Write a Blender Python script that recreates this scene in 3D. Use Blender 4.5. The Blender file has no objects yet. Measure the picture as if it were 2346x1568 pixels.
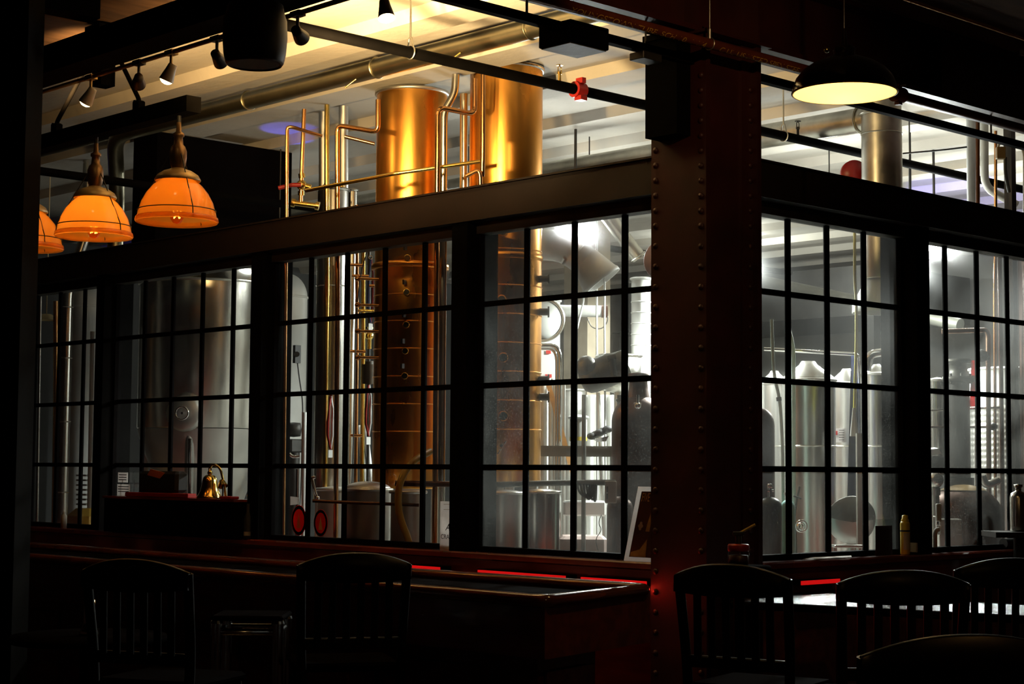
import bpy, math, random
from mathutils import Vector, Matrix
random.seed(7)
S = bpy.context.scene
COL = S.collection

# ------------------------------------------------------------------ camera
F = 3973.4                                   # focal length in pixels of the 2346 x 1568 frame
CAM = Vector((-6.4747, -5.4539, 1.5))
PITCH, ROLL, YAW = 0.073543, 0.007156, 0.809222
FW = Vector((math.cos(YAW)*math.cos(PITCH), math.sin(YAW)*math.cos(PITCH), math.sin(PITCH)))
RT0 = Vector((math.sin(YAW), -math.cos(YAW), 0)); UP0 = RT0.cross(FW)
RT = RT0*math.cos(ROLL) + UP0*math.sin(ROLL); UP = -RT0*math.sin(ROLL) + UP0*math.cos(ROLL)
cd = bpy.data.cameras.new('camera'); cam = bpy.data.objects.new('camera', cd); COL.objects.link(cam)
cd.sensor_width = 36; cd.lens = F/2346*36; cd.clip_end = 100; cd.clip_start = .05
M = Matrix((RT, UP, -FW)).transposed().to_4x4(); M.translation = CAM; cam.matrix_world = M
S.camera = cam
S.view_settings.view_transform = 'Standard'; S.view_settings.look = 'None'
S.view_settings.gamma = 1; S.view_settings.use_curve_mapping = False
S.view_settings.exposure = 0.0
S.cycles.use_denoising = True
S.cycles.max_bounces = 8; S.cycles.transparent_max_bounces = 16
S.cycles.sample_clamp_indirect = 4; S.cycles.caustics_reflective = False; S.cycles.caustics_refractive = False
# world: night outside, nearly no ambient light
w = bpy.data.worlds.new('night'); S.world = w; w.use_nodes = True
w.node_tree.nodes['Background'].inputs[0].default_value = (1, .38, .24, 1)
w.node_tree.nodes['Background'].inputs[1].default_value = 0.003

def light(kind, name, loc, energy, color, size=.1, target=None, spot=60, blend=.5, shape=None, sy=None):
    l = bpy.data.lights.new(name, kind); l.energy = energy; l.color = color
    if kind == 'AREA':
        l.size = size
        if sy: l.shape = 'RECTANGLE'; l.size_y = sy
    else: l.shadow_soft_size = size
    if kind == 'SPOT': l.spot_size = math.radians(spot); l.spot_blend = blend
    o = bpy.data.objects.new(name, l); COL.objects.link(o); o.location = loc
    if target is not None:
        o.rotation_euler = (Vector(target)-Vector(loc)).to_track_quat('-Z', 'Y').to_euler()
    return o

WARM = (1, .62, .25); COOL = (.93, 1, .95)
# brewing hall: added lamps kept out of view to brighten it (their housings are modelled below)
HALL = [((1900, 440, 13.0), 28), ((2085, 478, 12.0), 26), ((1350, 425, 13.0), 16), ((620, 545, 14.0), 5), ((2240, 505, 14.0), 55), ((1640, 560, 18.0), 110)]
FILL = [((1640, 610, 11.6), 340), ((2088, 600, 12.4), 400), ((1070, 640, 13.0), 50), ((1700, 590, 12.8), 480)]

# ------------------------------------------------------------------ placement: a pixel on a ray -> a point of the place
def ray(px, py): return FW + RT*((px-1173)/F) + UP*((784-py)/F)
def pt(px, py, d): return CAM + ray(px, py)*d
def onX(px, py, c): r = ray(px, py); return CAM + r*((c-CAM.x)/r.x)
def onY(px, py, c): r = ray(px, py); return CAM + r*((c-CAM.y)/r.y)
def onZ(px, py, c): r = ray(px, py); return CAM + r*((c-CAM.z)/r.z)

# ------------------------------------------------------------------ materials
def nt(name):
    m = bpy.data.materials.new(name); m.use_nodes = True
    n = m.node_tree.nodes; l = m.node_tree.links
    return m, n, l, n['Principled BSDF']
def mat(name, col, rough=.5, metal=0., var=.15, scale=8., bump=.0, bscale=60., stretch=(1,1,1), coat=0., spec=.5, rvar=.0, dark=None, ior=1.5):
    m, n, l, p = nt(name)
    tc = n.new('ShaderNodeTexCoord'); mp = n.new('ShaderNodeMapping'); mp.inputs['Scale'].default_value = stretch
    l.new(tc.outputs['Object'], mp.inputs['Vector'])
    no = n.new('ShaderNodeTexNoise'); no.inputs['Scale'].default_value = scale; no.inputs['Detail'].default_value = 6
    l.new(mp.outputs['Vector'], no.inputs['Vector'])
    cr = n.new('ShaderNodeValToRGB'); cr.color_ramp.elements[0].position = .3; cr.color_ramp.elements[1].position = .72
    d = dark or tuple(c*(1-var) for c in col); b = tuple(min(1, c*(1+var*.6)) for c in col)
    cr.color_ramp.elements[0].color = (*d, 1); cr.color_ramp.elements[1].color = (*b, 1)
    l.new(no.outputs['Fac'], cr.inputs['Fac']); l.new(cr.outputs['Color'], p.inputs['Base Color'])
    p.inputs['Roughness'].default_value = rough; p.inputs['Metallic'].default_value = metal
    p.inputs['Coat Weight'].default_value = coat; p.inputs['Coat Roughness'].default_value = .12
    p.inputs['Specular IOR Level'].default_value = spec; p.inputs['IOR'].default_value = ior
    if rvar:
        mr = n.new('ShaderNodeMapRange'); mr.inputs['To Min'].default_value = max(0, rough-rvar); mr.inputs['To Max'].default_value = rough+rvar
        l.new(no.outputs['Fac'], mr.inputs['Value']); l.new(mr.outputs['Result'], p.inputs['Roughness'])
    if bump:
        nb = n.new('ShaderNodeTexNoise'); nb.inputs['Scale'].default_value = bscale; nb.inputs['Detail'].default_value = 4
        l.new(mp.outputs['Vector'], nb.inputs['Vector'])
        bp = n.new('ShaderNodeBump'); bp.inputs['Strength'].default_value = bump; bp.inputs['Distance'].default_value = .01
        l.new(nb.outputs['Fac'], bp.inputs['Height']); l.new(bp.outputs['Normal'], p.inputs['Normal'])
    return m
def emit(name, col, strength):
    m, n, l, p = nt(name); p.inputs['Base Color'].default_value = (*col, 1)
    p.inputs['Emission Color'].default_value = (*col, 1); p.inputs['Emission Strength'].default_value = strength
    return m

def thin(name, col, scale):            # thin sheet that lets light from behind through
    m, n, l, p = nt(name); out = n['Material Output']
    no = n.new('ShaderNodeTexNoise'); no.inputs['Scale'].default_value = scale
    cr = n.new('ShaderNodeValToRGB'); cr.color_ramp.elements[0].color = (*[c*.9 for c in col], 1); cr.color_ramp.elements[1].color = (*col, 1)
    l.new(no.outputs['Fac'], cr.inputs['Fac']); l.new(cr.outputs['Color'], p.inputs['Base Color']); p.inputs['Roughness'].default_value = .75
    tl = n.new('ShaderNodeBsdfTranslucent'); l.new(cr.outputs['Color'], tl.inputs['Color'])
    mx = n.new('ShaderNodeMixShader'); mx.inputs[0].default_value = .5; l.new(p.outputs[0], mx.inputs[1]); l.new(tl.outputs[0], mx.inputs[2]); l.new(mx.outputs[0], out.inputs['Surface'])
    return m
m_maroon = mat('maroon_steel_paint', (.042, .006, .0045), .5, 0, .35, 5, .06, 40, coat=.05)
m_brownst = mat('brown_steel_paint', (.012, .005, .003), .6, 0, .3, 6, .05, 40)
m_black = mat('black_steel', (.003, .0025, .0022), .75, 0, .3, 8, .05, 50, ior=1.08)
m_mbars = mat('black_sash_paint', (.004, .003, .003), .75, 0, .3, 8, .05, 60, ior=1.08)
m_ceil = mat('white_ceiling_paint', (.62, .57, .49), .85, 0, .12, 2.2, .35, 18)
m_ceilbar = mat('tan_ceiling_plaster', (.50, .36, .19), .85, 0, .15, 2.0, .3, 15)
m_wallg = mat('grey_block_wall', (.13, .13, .125), .85, 0, .3, 1.3, .4, 12)
m_floorh = mat('concrete_floor', (.42, .41, .38), .35, 0, .3, 1.5, .2, 10)
m_floorb = mat('dark_wood_floor', (.03, .012, .008), .4, 0, .4, 3, .1, 30, stretch=(1, 8, 1))
m_copper = mat('polished_copper', (.86, .44, .09), .29, 1, .20, 3.0, .12, 9, stretch=(1, 1, .35), rvar=.07, dark=(.66, .27, .05))
m_copperp = mat('copper_pipe', (.80, .42, .17), .22, 1, .2, 12)
m_brass = mat('brass', (.88, .62, .18), .18, 1, .15, 20)
m_steel = mat('brushed_stainless', (.66, .64, .58), .24, 1, .12, 4, .04, 30, stretch=(1, 1, .15), rvar=.06)
m_steelr = mat('satin_stainless', (.62, .61, .57), .42, 1, .15, 4, .1, 20, rvar=.08)
m_galv = mat('galvanised_sheet', (.60, .58, .50), .36, 1, .3, 6, .15, 10, rvar=.12)
m_ductw = mat('dull_duct_steel', (.42, .38, .26), .36, 1, .2, 5, .1, 12)
m_chrome = mat('chrome', (.85, .84, .82), .08, 1, .05, 10)
m_dimple = mat('white_jacket', (.75, .74, .68), .45, .2, .08, 6)
m_white = mat('white_plastic', (.80, .80, .76), .45, 0, .06, 6)
m_paper = thin('white_paper', (.90, .86, .83), 10)
m_red = mat('red_paint', (.34, .015, .012), .4, 0, .2, 8)
m_redp = thin('red_paper', (.80, .04, .025), 8)
m_orange = mat('orange_label', (.75, .18, .04), .7, 0, .15, 8)
m_cream = mat('cream_print', (.72, .45, .18), .7, 0, .15, 20)
m_yel = mat('yellow_plastic', (.85, .62, .05), .4, 0, .1, 8)
m_yelhose = mat('amber_rubber_hose', (.50, .30, .04), .45, 0, .2, 8)
m_ychart = mat('yellow_cable', (.90, .85, .06), .5, 0, .05, 8)
m_mint = mat('pale_green_hose', (.58, .78, .68), .4, 0, .1, 8)
m_turq = mat('turquoise_cylinder_paint', (.30, .68, .62), .35, 0, .15, 6)
m_dkgreen = mat('dark_green_cylinder_paint', (.035, .045, .025), .35, 0, .3, 6)
m_blue = mat('navy_fabric', (.05, .07, .20), .8, 0, .3, 12)
m_wood = mat('dark_red_wood', (.20, .032, .015), .28, 0, .45, 3, .06, 30, stretch=(6, 1, 6), coat=.4)
m_woodr = mat('dark_red_wood_rail', (.17, .040, .020), .16, 0, .4, 3, .04, 30, coat=1)
m_chair = mat('black_lacquered_wood', (.004, .003, .0025), .4, 0, .3, 8, .03, 40, ior=1.3)
m_dark = mat('dark_metal', (.045, .042, .038), .45, .5, .3, 8, .1, 30)
m_grey = mat('grey_cast_metal', (.10, .095, .08), .5, .6, .2, 10, .15, 30)
m_dkcopper = mat('aged_dark_copper', (.085, .034, .016), .45, .7, .4, 5, .15, 15, rvar=.1)
m_tan = mat('tan_lid', (.40, .27, .11), .5, .3, .15, 6)
m_pillar = mat('stained_concrete', (.24, .20, .14), .85, 0, .3, 4, .2, 15)
m_bpipe = mat('brown_metal_pipe', (.42, .26, .18), .3, 1, .2, 8)
m_pinkd = mat('dull_red_sheet', (.22, .11, .10), .6, 0, .3, 8)
m_satin = mat('satin_chrome', (.85, .85, .83), .16, 1, .1, 8)
m_rubber = mat('black_rubber', (.012, .012, .011), .6, 0, .2, 10)
m_box = mat('grey_enclosure', (.42, .40, .34), .5, .1, .1, 8)
m_shelf = mat('grey_steel_shelf', (.20, .20, .17), .45, .6, .2, 8)
m_spk = mat('dark_brown_cabinet', (.030, .018, .011), .5, 0, .2, 10)
m_shadeout = mat('black_enamel', (.012, .006, .005), .12, 0, .2, 6, coat=.6)
m_shadein = mat('cream_enamel', (.82, .66, .36), .5, 0, .05, 6)
m_bronze = mat('dark_bronze', (.22, .12, .05), .4, .7, .3, 8)
m_gold = mat('spun_brass_cap', (.60, .42, .18), .4, .5, .2, 8)
m_ham = mat('hammered_metal_top', (.55, .56, .58), .22, 1, .15, 8, .8, 55)
m_skin = mat('dark_card', (.06, .008, .006), .5, 0, .3, 12)
m_ink = mat('black_ink', (.03, .02, .018), .7, 0, .1, 10)
m_pic = mat('picture_print', (.20, .05, .02), .5, 0, .9, 9, dark=(.04, .004, .003))
m_picgold = mat('golden_print', (.40, .26, .08), .5, 0, .6, 14, dark=(.16, .07, .02))
m_steny = mat('yellow_stencil_paint', (.85, .55, .10), .7, 0, .1, 30)
m_flood = emit('floodlight_face', (.95, 1, .97), 260)
m_tube = emit('lamp_tube', (1, 1, .96), 12)
m_spotf = emit('warm_lamp_face', (1, .75, .35), 9)
m_bulb = emit('glowing_filament_bulb', (1, .55, .12), 14)
m_led = emit('red_light_strip', (1, .01, .01), .5)
m_seat = mat('black_seat', (.004, .003, .003), .85, 0, .2, 8, ior=1.03)
m_ferm = mat('satin_tank_steel', (.78, .77, .73), .30, .95, .12, 3, .05, 20, stretch=(1, 1, .15), rvar=.05)
m_ledge = mat('polished_red_wood', (.22, .035, .018), .16, 0, .4, 3, .03, 30, coat=1)
m_scrn = emit('blue_screen', (.15, .12, 1), 1.0)

def dusty(name, lo, hi, scale, share):
    m = bpy.data.materials.new(name); m.use_nodes = True; n = m.node_tree.nodes; l = m.node_tree.links
    n.remove(n['Principled BSDF']); out = n['Material Output']
    tc = n.new('ShaderNodeTexCoord')
    a = n.new('ShaderNodeTexNoise'); a.inputs['Scale'].default_value = 2.2; a.inputs['Detail'].default_value = 5
    b = n.new('ShaderNodeTexNoise'); b.inputs['Scale'].default_value = scale; b.inputs['Detail'].default_value = 2
    for k in (a, b): l.new(tc.outputs['Object'], k.inputs['Vector'])
    r = n.new('ShaderNodeValToRGB'); r.color_ramp.elements[0].position = .60; r.color_ramp.elements[1].position = .74
    l.new(b.outputs['Fac'], r.inputs['Fac'])
    mr = n.new('ShaderNodeMapRange'); mr.inputs['From Min'].default_value = .3; mr.inputs['From Max'].default_value = .75
    mr.inputs['To Min'].default_value = lo; mr.inputs['To Max'].default_value = hi
    l.new(a.outputs['Fac'], mr.inputs['Value'])
    ma = n.new('ShaderNodeMath'); ma.operation = 'MULTIPLY_ADD'; ma.inputs[1].default_value = hi*1.3
    l.new(r.outputs['Color'], ma.inputs[0]); l.new(mr.outputs['Result'], ma.inputs[2])
    tr = n.new('ShaderNodeBsdfTransparent'); tr.inputs[0].default_value = (.988, .992, .985, 1)
    tl = n.new('ShaderNodeBsdfTranslucent'); tl.inputs[0].default_value = (.8, .8, .75, 1)
    gl = n.new('ShaderNodeBsdfGlossy'); gl.inputs['Roughness'].default_value = .02
    fr = n.new('ShaderNodeFresnel'); fr.inputs['IOR'].default_value = 1.35
    gm = n.new('ShaderNodeNewGeometry'); iv = n.new('ShaderNodeMath'); iv.operation = 'SUBTRACT'; iv.inputs[0].default_value = 1; l.new(gm.outputs['Backfacing'], iv.inputs[1])
    fm = n.new('ShaderNodeMath'); fm.operation = 'MULTIPLY'; l.new(fr.outputs[0], fm.inputs[0]); l.new(iv.outputs[0], fm.inputs[1])
    m1 = n.new('ShaderNodeMixShader'); l.new(fm.outputs[0], m1.inputs[0]); l.new(tr.outputs[0], m1.inputs[1]); l.new(gl.outputs[0], m1.inputs[2])
    rf = n.new('ShaderNodeBsdfRefraction'); rf.inputs['IOR'].default_value = 1.012; rf.inputs['Roughness'].default_value = .9
    m0 = n.new('ShaderNodeMixShader'); m0.inputs[0].default_value = share; l.new(m1.outputs[0], m0.inputs[1]); l.new(rf.outputs[0], m0.inputs[2]); m1 = m0
    m2 = n.new('ShaderNodeMixShader'); l.new(ma.outputs[0], m2.inputs[0]); l.new(m1.outputs[0], m2.inputs[1]); l.new(tl.outputs[0], m2.inputs[2])
    l.new(m2.outputs[0], out.inputs['Surface'])
    return m
m_pane = dusty('dusty_window_glass', .0005, .003, 170, .01)
m_pane2 = dusty('speckled_window_glass', .001, .03, 120, .09)
def shade_glass():
    m = bpy.data.materials.new('ribbed_amber_glass'); m.use_nodes = True; n = m.node_tree.nodes; l = m.node_tree.links
    n.remove(n['Principled BSDF']); out = n['Material Output']
    tc = n.new('ShaderNodeTexCoord'); no = n.new('ShaderNodeTexNoise'); no.inputs['Scale'].default_value = 5
    l.new(tc.outputs['Object'], no.inputs['Vector'])
    cr = n.new('ShaderNodeValToRGB'); cr.color_ramp.elements[0].color = (.95, .42, .05, 1); cr.color_ramp.elements[1].color = (1, .60, .13, 1)
    l.new(no.outputs['Fac'], cr.inputs['Fac'])
    tl = n.new('ShaderNodeBsdfTranslucent'); l.new(cr.outputs[0], tl.inputs[0])
    df = n.new('ShaderNodeBsdfDiffuse'); l.new(cr.outputs[0], df.inputs[0])
    gl = n.new('ShaderNodeBsdfGlossy'); gl.inputs['Roughness'].default_value = .12
    tr = n.new('ShaderNodeBsdfTransparent'); tr.inputs[0].default_value = (1, .72, .38, 1)
    a = n.new('ShaderNodeMixShader'); a.inputs[0].default_value = .25; l.new(tl.outputs[0], a.inputs[1]); l.new(df.outputs[0], a.inputs[2])
    b = n.new('ShaderNodeMixShader'); b.inputs[0].default_value = .12; l.new(a.outputs[0], b.inputs[1]); l.new(tr.outputs[0], b.inputs[2])
    fr = n.new('ShaderNodeFresnel'); fr.inputs['IOR'].default_value = 1.45
    gm = n.new('ShaderNodeNewGeometry'); iv = n.new('ShaderNodeMath'); iv.operation = 'SUBTRACT'; iv.inputs[0].default_value = 1; l.new(gm.outputs['Backfacing'], iv.inputs[1])
    fm = n.new('ShaderNodeMath'); fm.operation = 'MULTIPLY'; l.new(fr.outputs[0], fm.inputs[0]); l.new(iv.outputs[0], fm.inputs[1])
    c = n.new('ShaderNodeMixShader'); l.new(fm.outputs[0], c.inputs[0]); l.new(b.outputs[0], c.inputs[1]); l.new(gl.outputs[0], c.inputs[2])
    l.new(c.outputs[0], out.inputs['Surface'])
    return m
m_shade = shade_glass()
def clear(name, tint=(.95, .97, .96)):
    m = bpy.data.materials.new(name); m.use_nodes = True; n = m.node_tree.nodes; l = m.node_tree.links
    n.remove(n['Principled BSDF']); out = n['Material Output']
    no = n.new('ShaderNodeTexNoise'); no.inputs['Scale'].default_value = 9
    mr = n.new('ShaderNodeMapRange'); mr.inputs['To Min'].default_value = .03; mr.inputs['To Max'].default_value = .12; l.new(no.outputs[0], mr.inputs['Value'])
    tr = n.new('ShaderNodeBsdfTransparent'); tr.inputs[0].default_value = (*tint, 1)
    gl = n.new('ShaderNodeBsdfGlossy'); l.new(mr.outputs[0], gl.inputs['Roughness'])
    fr = n.new('ShaderNodeFresnel'); fr.inputs['IOR'].default_value = 1.5
    gm = n.new('ShaderNodeNewGeometry'); iv = n.new('ShaderNodeMath'); iv.operation = 'SUBTRACT'; iv.inputs[0].default_value = 1; l.new(gm.outputs['Backfacing'], iv.inputs[1])
    fm = n.new('ShaderNodeMath'); fm.operation = 'MULTIPLY'; l.new(fr.outputs[0], fm.inputs[0]); l.new(iv.outputs[0], fm.inputs[1])
    c = n.new('ShaderNodeMixShader'); l.new(fm.outputs[0], c.inputs[0]); l.new(tr.outputs[0], c.inputs[1]); l.new(gl.outputs[0], c.inputs[2])
    l.new(c.outputs[0], out.inputs['Surface']); return m
m_clear = clear('clear_acrylic')

# ------------------------------------------------------------------ mesh building
def frame(axis, hint=None):
    z = Vector(axis).normalized()
    x = Vector(hint) if hint is not None else (Vector((0, 0, 1)) if abs(z.z) < .9 else Vector((1, 0, 0)))
    y = z.cross(x).normalized(); x = y.cross(z)
    return x, y, z
class MB:
    def __init__(s): s.v = []; s.f = []; s.sm = []
    def add(s, vs, fs, smooth=False):
        o = len(s.v); s.v += [Vector(v) for v in vs]; s.f += [tuple(i+o for i in f) for f in fs]; s.sm += [smooth]*len(fs); return s
    def box(s, lo, hi):
        (a, b, c), (d, e, f) = lo, hi
        return s.add([(a,b,c),(d,b,c),(d,e,c),(a,e,c),(a,b,f),(d,b,f),(d,e,f),(a,e,f)],
                     [(0,3,2,1),(4,5,6,7),(0,1,5,4),(1,2,6,5),(2,3,7,6),(3,0,4,7)])
    def cbox(s, c, sz, ax=None, bev=0):
        c = Vector(c); X, Y, Z = ax or (Vector((1,0,0)), Vector((0,1,0)), Vector((0,0,1)))
        h = [k/2 for k in sz]
        if bev:
            prof = [(h[0]-bev, -h[1]), (h[0], -h[1]+bev), (h[0], h[1]-bev), (h[0]-bev, h[1]), (-h[0]+bev, h[1]), (-h[0], h[1]-bev), (-h[0], -h[1]+bev), (-h[0]+bev, -h[1])]
            rings = []
            for (zz, k) in ((-h[2], bev), (-h[2]+bev, 0), (h[2]-bev, 0), (h[2], bev)):
                fx = (h[0]-k)/h[0]; fy = (h[1]-k)/h[1]
                rings.append([c + X*x*fx + Y*y*fy + Z*zz for x, y in prof])
            vs = [v for r in rings for v in r]; fs = [tuple(range(7, -1, -1)), tuple(range(24, 32))]
            for i in range(3):
                for j in range(8): fs.append((i*8+j, i*8+(j+1) % 8, (i+1)*8+(j+1) % 8, (i+1)*8+j))
            return s.add(vs, fs)
        vs = [c + X*x*h[0] + Y*y*h[1] + Z*z*h[2] for z in (-1, 1) for x, y in ((-1,-1),(1,-1),(1,1),(-1,1))]
        return s.add(vs, [(0,3,2,1),(4,5,6,7),(0,1,5,4),(1,2,6,5),(2,3,7,6),(3,0,4,7)])
    def lathe(s, prof, c, axis=(0, 0, 1), n=32, a0=0, a1=2*math.pi, hint=None, smooth=True, rib=0):
        X, Y, Z = frame(axis, hint); c = Vector(c); full = abs(a1-a0-2*math.pi) < 1e-6
        k = n if full else n+1; vs = []
        for r, z in prof:
            for i in range(k):
                a = a0+(a1-a0)*i/n; q = r*(1+(rib if i % 2 else 0)) if rib else r
                vs.append(c + X*math.cos(a)*q + Y*math.sin(a)*q + Z*z)
        fs = []
        for j in range(len(prof)-1):
            for i in range(n):
                i2 = (i+1) % k
                fs.append((j*k+i, j*k+i2, (j+1)*k+i2, (j+1)*k+i))
        return s.add(vs, fs, smooth)
    def cyl(s, p, q, r, r2=None, n=20, cap=True):
        p, q = Vector(p), Vector(q); L = (q-p).length; r2 = r if r2 is None else r2
        s.lathe([(r, 0), (r2, L)], p, q-p, n)
        if cap: s.lathe([(0.0001, 0), (r, 0)], p, q-p, n, smooth=False); s.lathe([(r2, L), (0.0001, L)], p, q-p, n, smooth=False)
        return s
    def tube(s, pts, r, fil=0., n=12, cap=True, seg=5):
        P = [Vector(p) for p in pts]; path = []
        for i, p in enumerate(P):
            if 0 < i < len(P)-1 and fil > 0:
                a = (P[i-1]-p); b = (P[i+1]-p); fa = min(fil, a.length*.49); fb = min(fil, b.length*.49)
                A = p+a.normalized()*fa; B = p+b.normalized()*fb
                for k in range(seg+1):
                    t = k/seg; path.append(A*(1-t)**2 + p*2*t*(1-t) + B*t*t)
            else: path.append(p)
        vs = []; fs = []; X = None
        for i, p in enumerate(path):
            if i == 0: t = path[1]-p
            elif i == len(path)-1: t = p-path[i-1]
            else: t = (path[i+1]-p).normalized()+(p-path[i-1]).normalized()
            t = t.normalized()
            if X is None: X = frame(t)[0]
            X = (X - t*X.dot(t)).normalized(); Y = t.cross(X)
            rr = r if not callable(r) else r(i/(len(path)-1))
            for k in range(n):
                a = 2*math.pi*k/n; vs.append(p + X*math.cos(a)*rr + Y*math.sin(a)*rr)
        for i in range(len(path)-1):
            for k in range(n): fs.append((i*n+k, i*n+(k+1) % n, (i+1)*n+(k+1) % n, (i+1)*n+k))
        s.add(vs, fs, True)
        if cap: s.add(vs[:n], [tuple(range(n-1, -1, -1))]); s.add(vs[-n:], [tuple(range(n))])
        return s
    def ball(s, c, r, n=16, sz=1):
        return s.lathe([(max(1e-4, r*math.sin(math.pi*i/10)), -r*sz*math.cos(math.pi*i/10)) for i in range(11)], c, n=n)
    def ring(s, c, R, r, axis=(0, 0, 1), n=32, m=8):
        return s.lathe([(R+r*math.cos(2*math.pi*i/m), r*math.sin(2*math.pi*i/m)) for i in range(m+1)], c, axis, n)
    def prism(s, poly, z0, z1):
        n = len(poly); vs = [(x, y, z0) for x, y in poly]+[(x, y, z1) for x, y in poly]
        return s.add(vs, [tuple(range(n-1, -1, -1)), tuple(range(n, 2*n))]+[(i, (i+1) % n, n+(i+1) % n, n+i) for i in range(n)])
    def slab(s, poly, nrm, th):            # polygon of 3-D points pushed back along nrm
        n = len(poly); poly = [Vector(p) for p in poly]; nrm = Vector(nrm)
        vs = poly+[p+nrm*th for p in poly]
        return s.add(vs, [tuple(range(n-1, -1, -1)), tuple(range(n, 2*n))]+[(i, (i+1) % n, n+(i+1) % n, n+i) for i in range(n)])
    def bend(s, fn): s.v = [Vector(fn(v)) for v in s.v]; return s
    def base(s):
        lo = [min(v[i] for v in s.v) for i in range(3)]; hi = [max(v[i] for v in s.v) for i in range(3)]
        return Vector(((lo[0]+hi[0])/2, (lo[1]+hi[1])/2, lo[2]))

WL = {}
def obj(name, mb, m, parent=None, label=None):
    org = WL[parent.name] if parent else mb.base()
    me = bpy.data.meshes.new(name); me.from_pydata([tuple(v-org) for v in mb.v], [], mb.f)
    me.polygons.foreach_set('use_smooth', mb.sm); me.materials.append(m); me.update()
    o = bpy.data.objects.new(name, me); COL.objects.link(o)
    if parent: o.parent = parent
    else: o.location = org
    WL[o.name] = org
    if label: o['label'] = label
    return o
def tag(o, label, cat, group=None, kind=None):
    o['label'] = label; o['category'] = cat
    if group: o['group'] = group
    if kind: o['kind'] = kind
    return o
def thing(name, label, cat, loc, group=None):
    o = bpy.data.objects.new(name, None); COL.objects.link(o); o.location = loc; o.empty_display_size = .05
    WL[o.name] = Vector(loc); return tag(o, label, cat, group)
def one(name, mb, m, label, cat, group=None): return tag(obj(name, mb, m), label, cat, group)
def struct(name, mb, m, parent=None):
    o = obj(name, mb, m, parent)
    if not parent: o['kind'] = 'structure'
    return o
def copy_tree(o, parent=None):
    c = o.copy(); COL.objects.link(c); c.parent = parent
    for ch in list(o.children): copy_tree(ch, c)
    return c
def dup(root, delta, rz=0, label=None, group=None):
    c = copy_tree(root); c.location = root.location + Vector(delta); c.rotation_euler = (0, 0, rz)
    WL[c.name] = c.location.copy()
    if label: c['label'] = label
    if group: c['group'] = group
    return c
def letters(txt, size, org, right, up, out=.001, align='LEFT', shear=0.):
    cu = bpy.data.curves.new('t', 'FONT'); cu.body = txt; cu.size = size; cu.align_x = align; cu.extrude = .0003; cu.shear = shear
    o = bpy.data.objects.new('t', cu); me = bpy.data.meshes.new_from_object(o)
    X = Vector(right).normalized(); Y = Vector(up).normalized(); N = X.cross(Y); org = Vector(org)
    mb = MB(); mb.add([org + X*v.co.x + Y*v.co.y + N*(v.co.z+out) for v in me.vertices], [tuple(p.vertices) for p in me.polygons])
    bpy.data.objects.remove(o); bpy.data.curves.remove(cu); bpy.data.meshes.remove(me)
    return mb
def vc(px, y0, y1, d):
    """vertical line through a pixel column at view depth d: x, y, z bottom, z top"""
    p = pt(px, (y0+y1)/2, d); k = 0
    def z(py):
        r = ray(px, py); t = math.hypot(p.x-CAM.x, p.y-CAM.y)/math.hypot(r.x, r.y); return CAM.z + r.z*t
    return p.x, p.y, z(max(y0, y1)), z(min(y0, y1))
def px(n, d): return n*d/F

# ================================================================== THE SETTING
XF, YF, ZC = 11.0, 12.0, 4.0
def ribs():
    mb = MB(); mb.box((-1.2, -.16, ZC), (XF, YF, ZC+.12))
    for x0, x1 in [(-.46, -.24), (.33, .60), (1.22, 1.45), (2.16, 2.40), (2.98, 3.20), (3.82, 4.05), (4.7, 4.93), (5.6, 5.83), (6.5, 6.73), (7.4, 7.63), (8.3, 8.53), (9.2, 9.43), (10.1, 10.33)]:
        mb.add([(x0-.03, -.05, ZC), (x1+.03, -.05, ZC), (x1, -.05, ZC-.07), (x0, -.05, ZC-.07), (x0-.03, YF, ZC), (x1+.03, YF, ZC), (x1, YF, ZC-.07), (x0, YF, ZC-.07)],
               [(0, 1, 2, 3), (7, 6, 5, 4), (3, 2, 6, 7), (0, 3, 7, 4), (1, 5, 6, 2)])
    return mb
struct('ceiling', ribs(), m_ceil)
bc = MB().box((-12, -12, ZC), (-1.2, YF, ZC+.12)).box((-1.2, -12, ZC), (XF, -.16, ZC+.12))  # brown carried past the beam: darker colour holds down the ceiling wash there
for k in range(9): bc.box((-12, -11.5+1.25*k, ZC-.10), (-1.95, -11.38+1.25*k, ZC))
for k in range(5): bc.box((-1.95, -11.5+2.2*k, ZC-.10), (XF, -11.38+2.2*k, ZC))
struct('ceiling', bc, mat('brown_boarded_ceiling', (.13, .065, .030), .7, 0, .4, 3, .2, 20, stretch=(1, 6, 1)))
# floors
struct('floor', MB().box((-12, -12, -.1), (XF, YF, 0)), m_floorh)
struct('floor', MB().box((-12, -12, .0), (-.1, YF, .012)).box((-.1, -12, 0), (XF, -.1, .012)), m_floorb)
struct('wall_back', MB().box((-.1, YF, 0), (XF+.1, YF+.1, ZC)), m_wallg)
struct('wall_right', MB().box((XF, -.1, 0), (XF+.1, YF, ZC)), mat('pale_grey_wall', (.34, .34, .33), .85, 0, .2, 1.3, .3, 12))
# knee walls under the windows
struct('wall_left', MB().box((-.06, .15, .012), (.06, 9.0, 1.0)), m_wood)
struct('wall_front', MB().box((.25, -.06, .012), (6.0, .06, 1.0)), m_wood)

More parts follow.
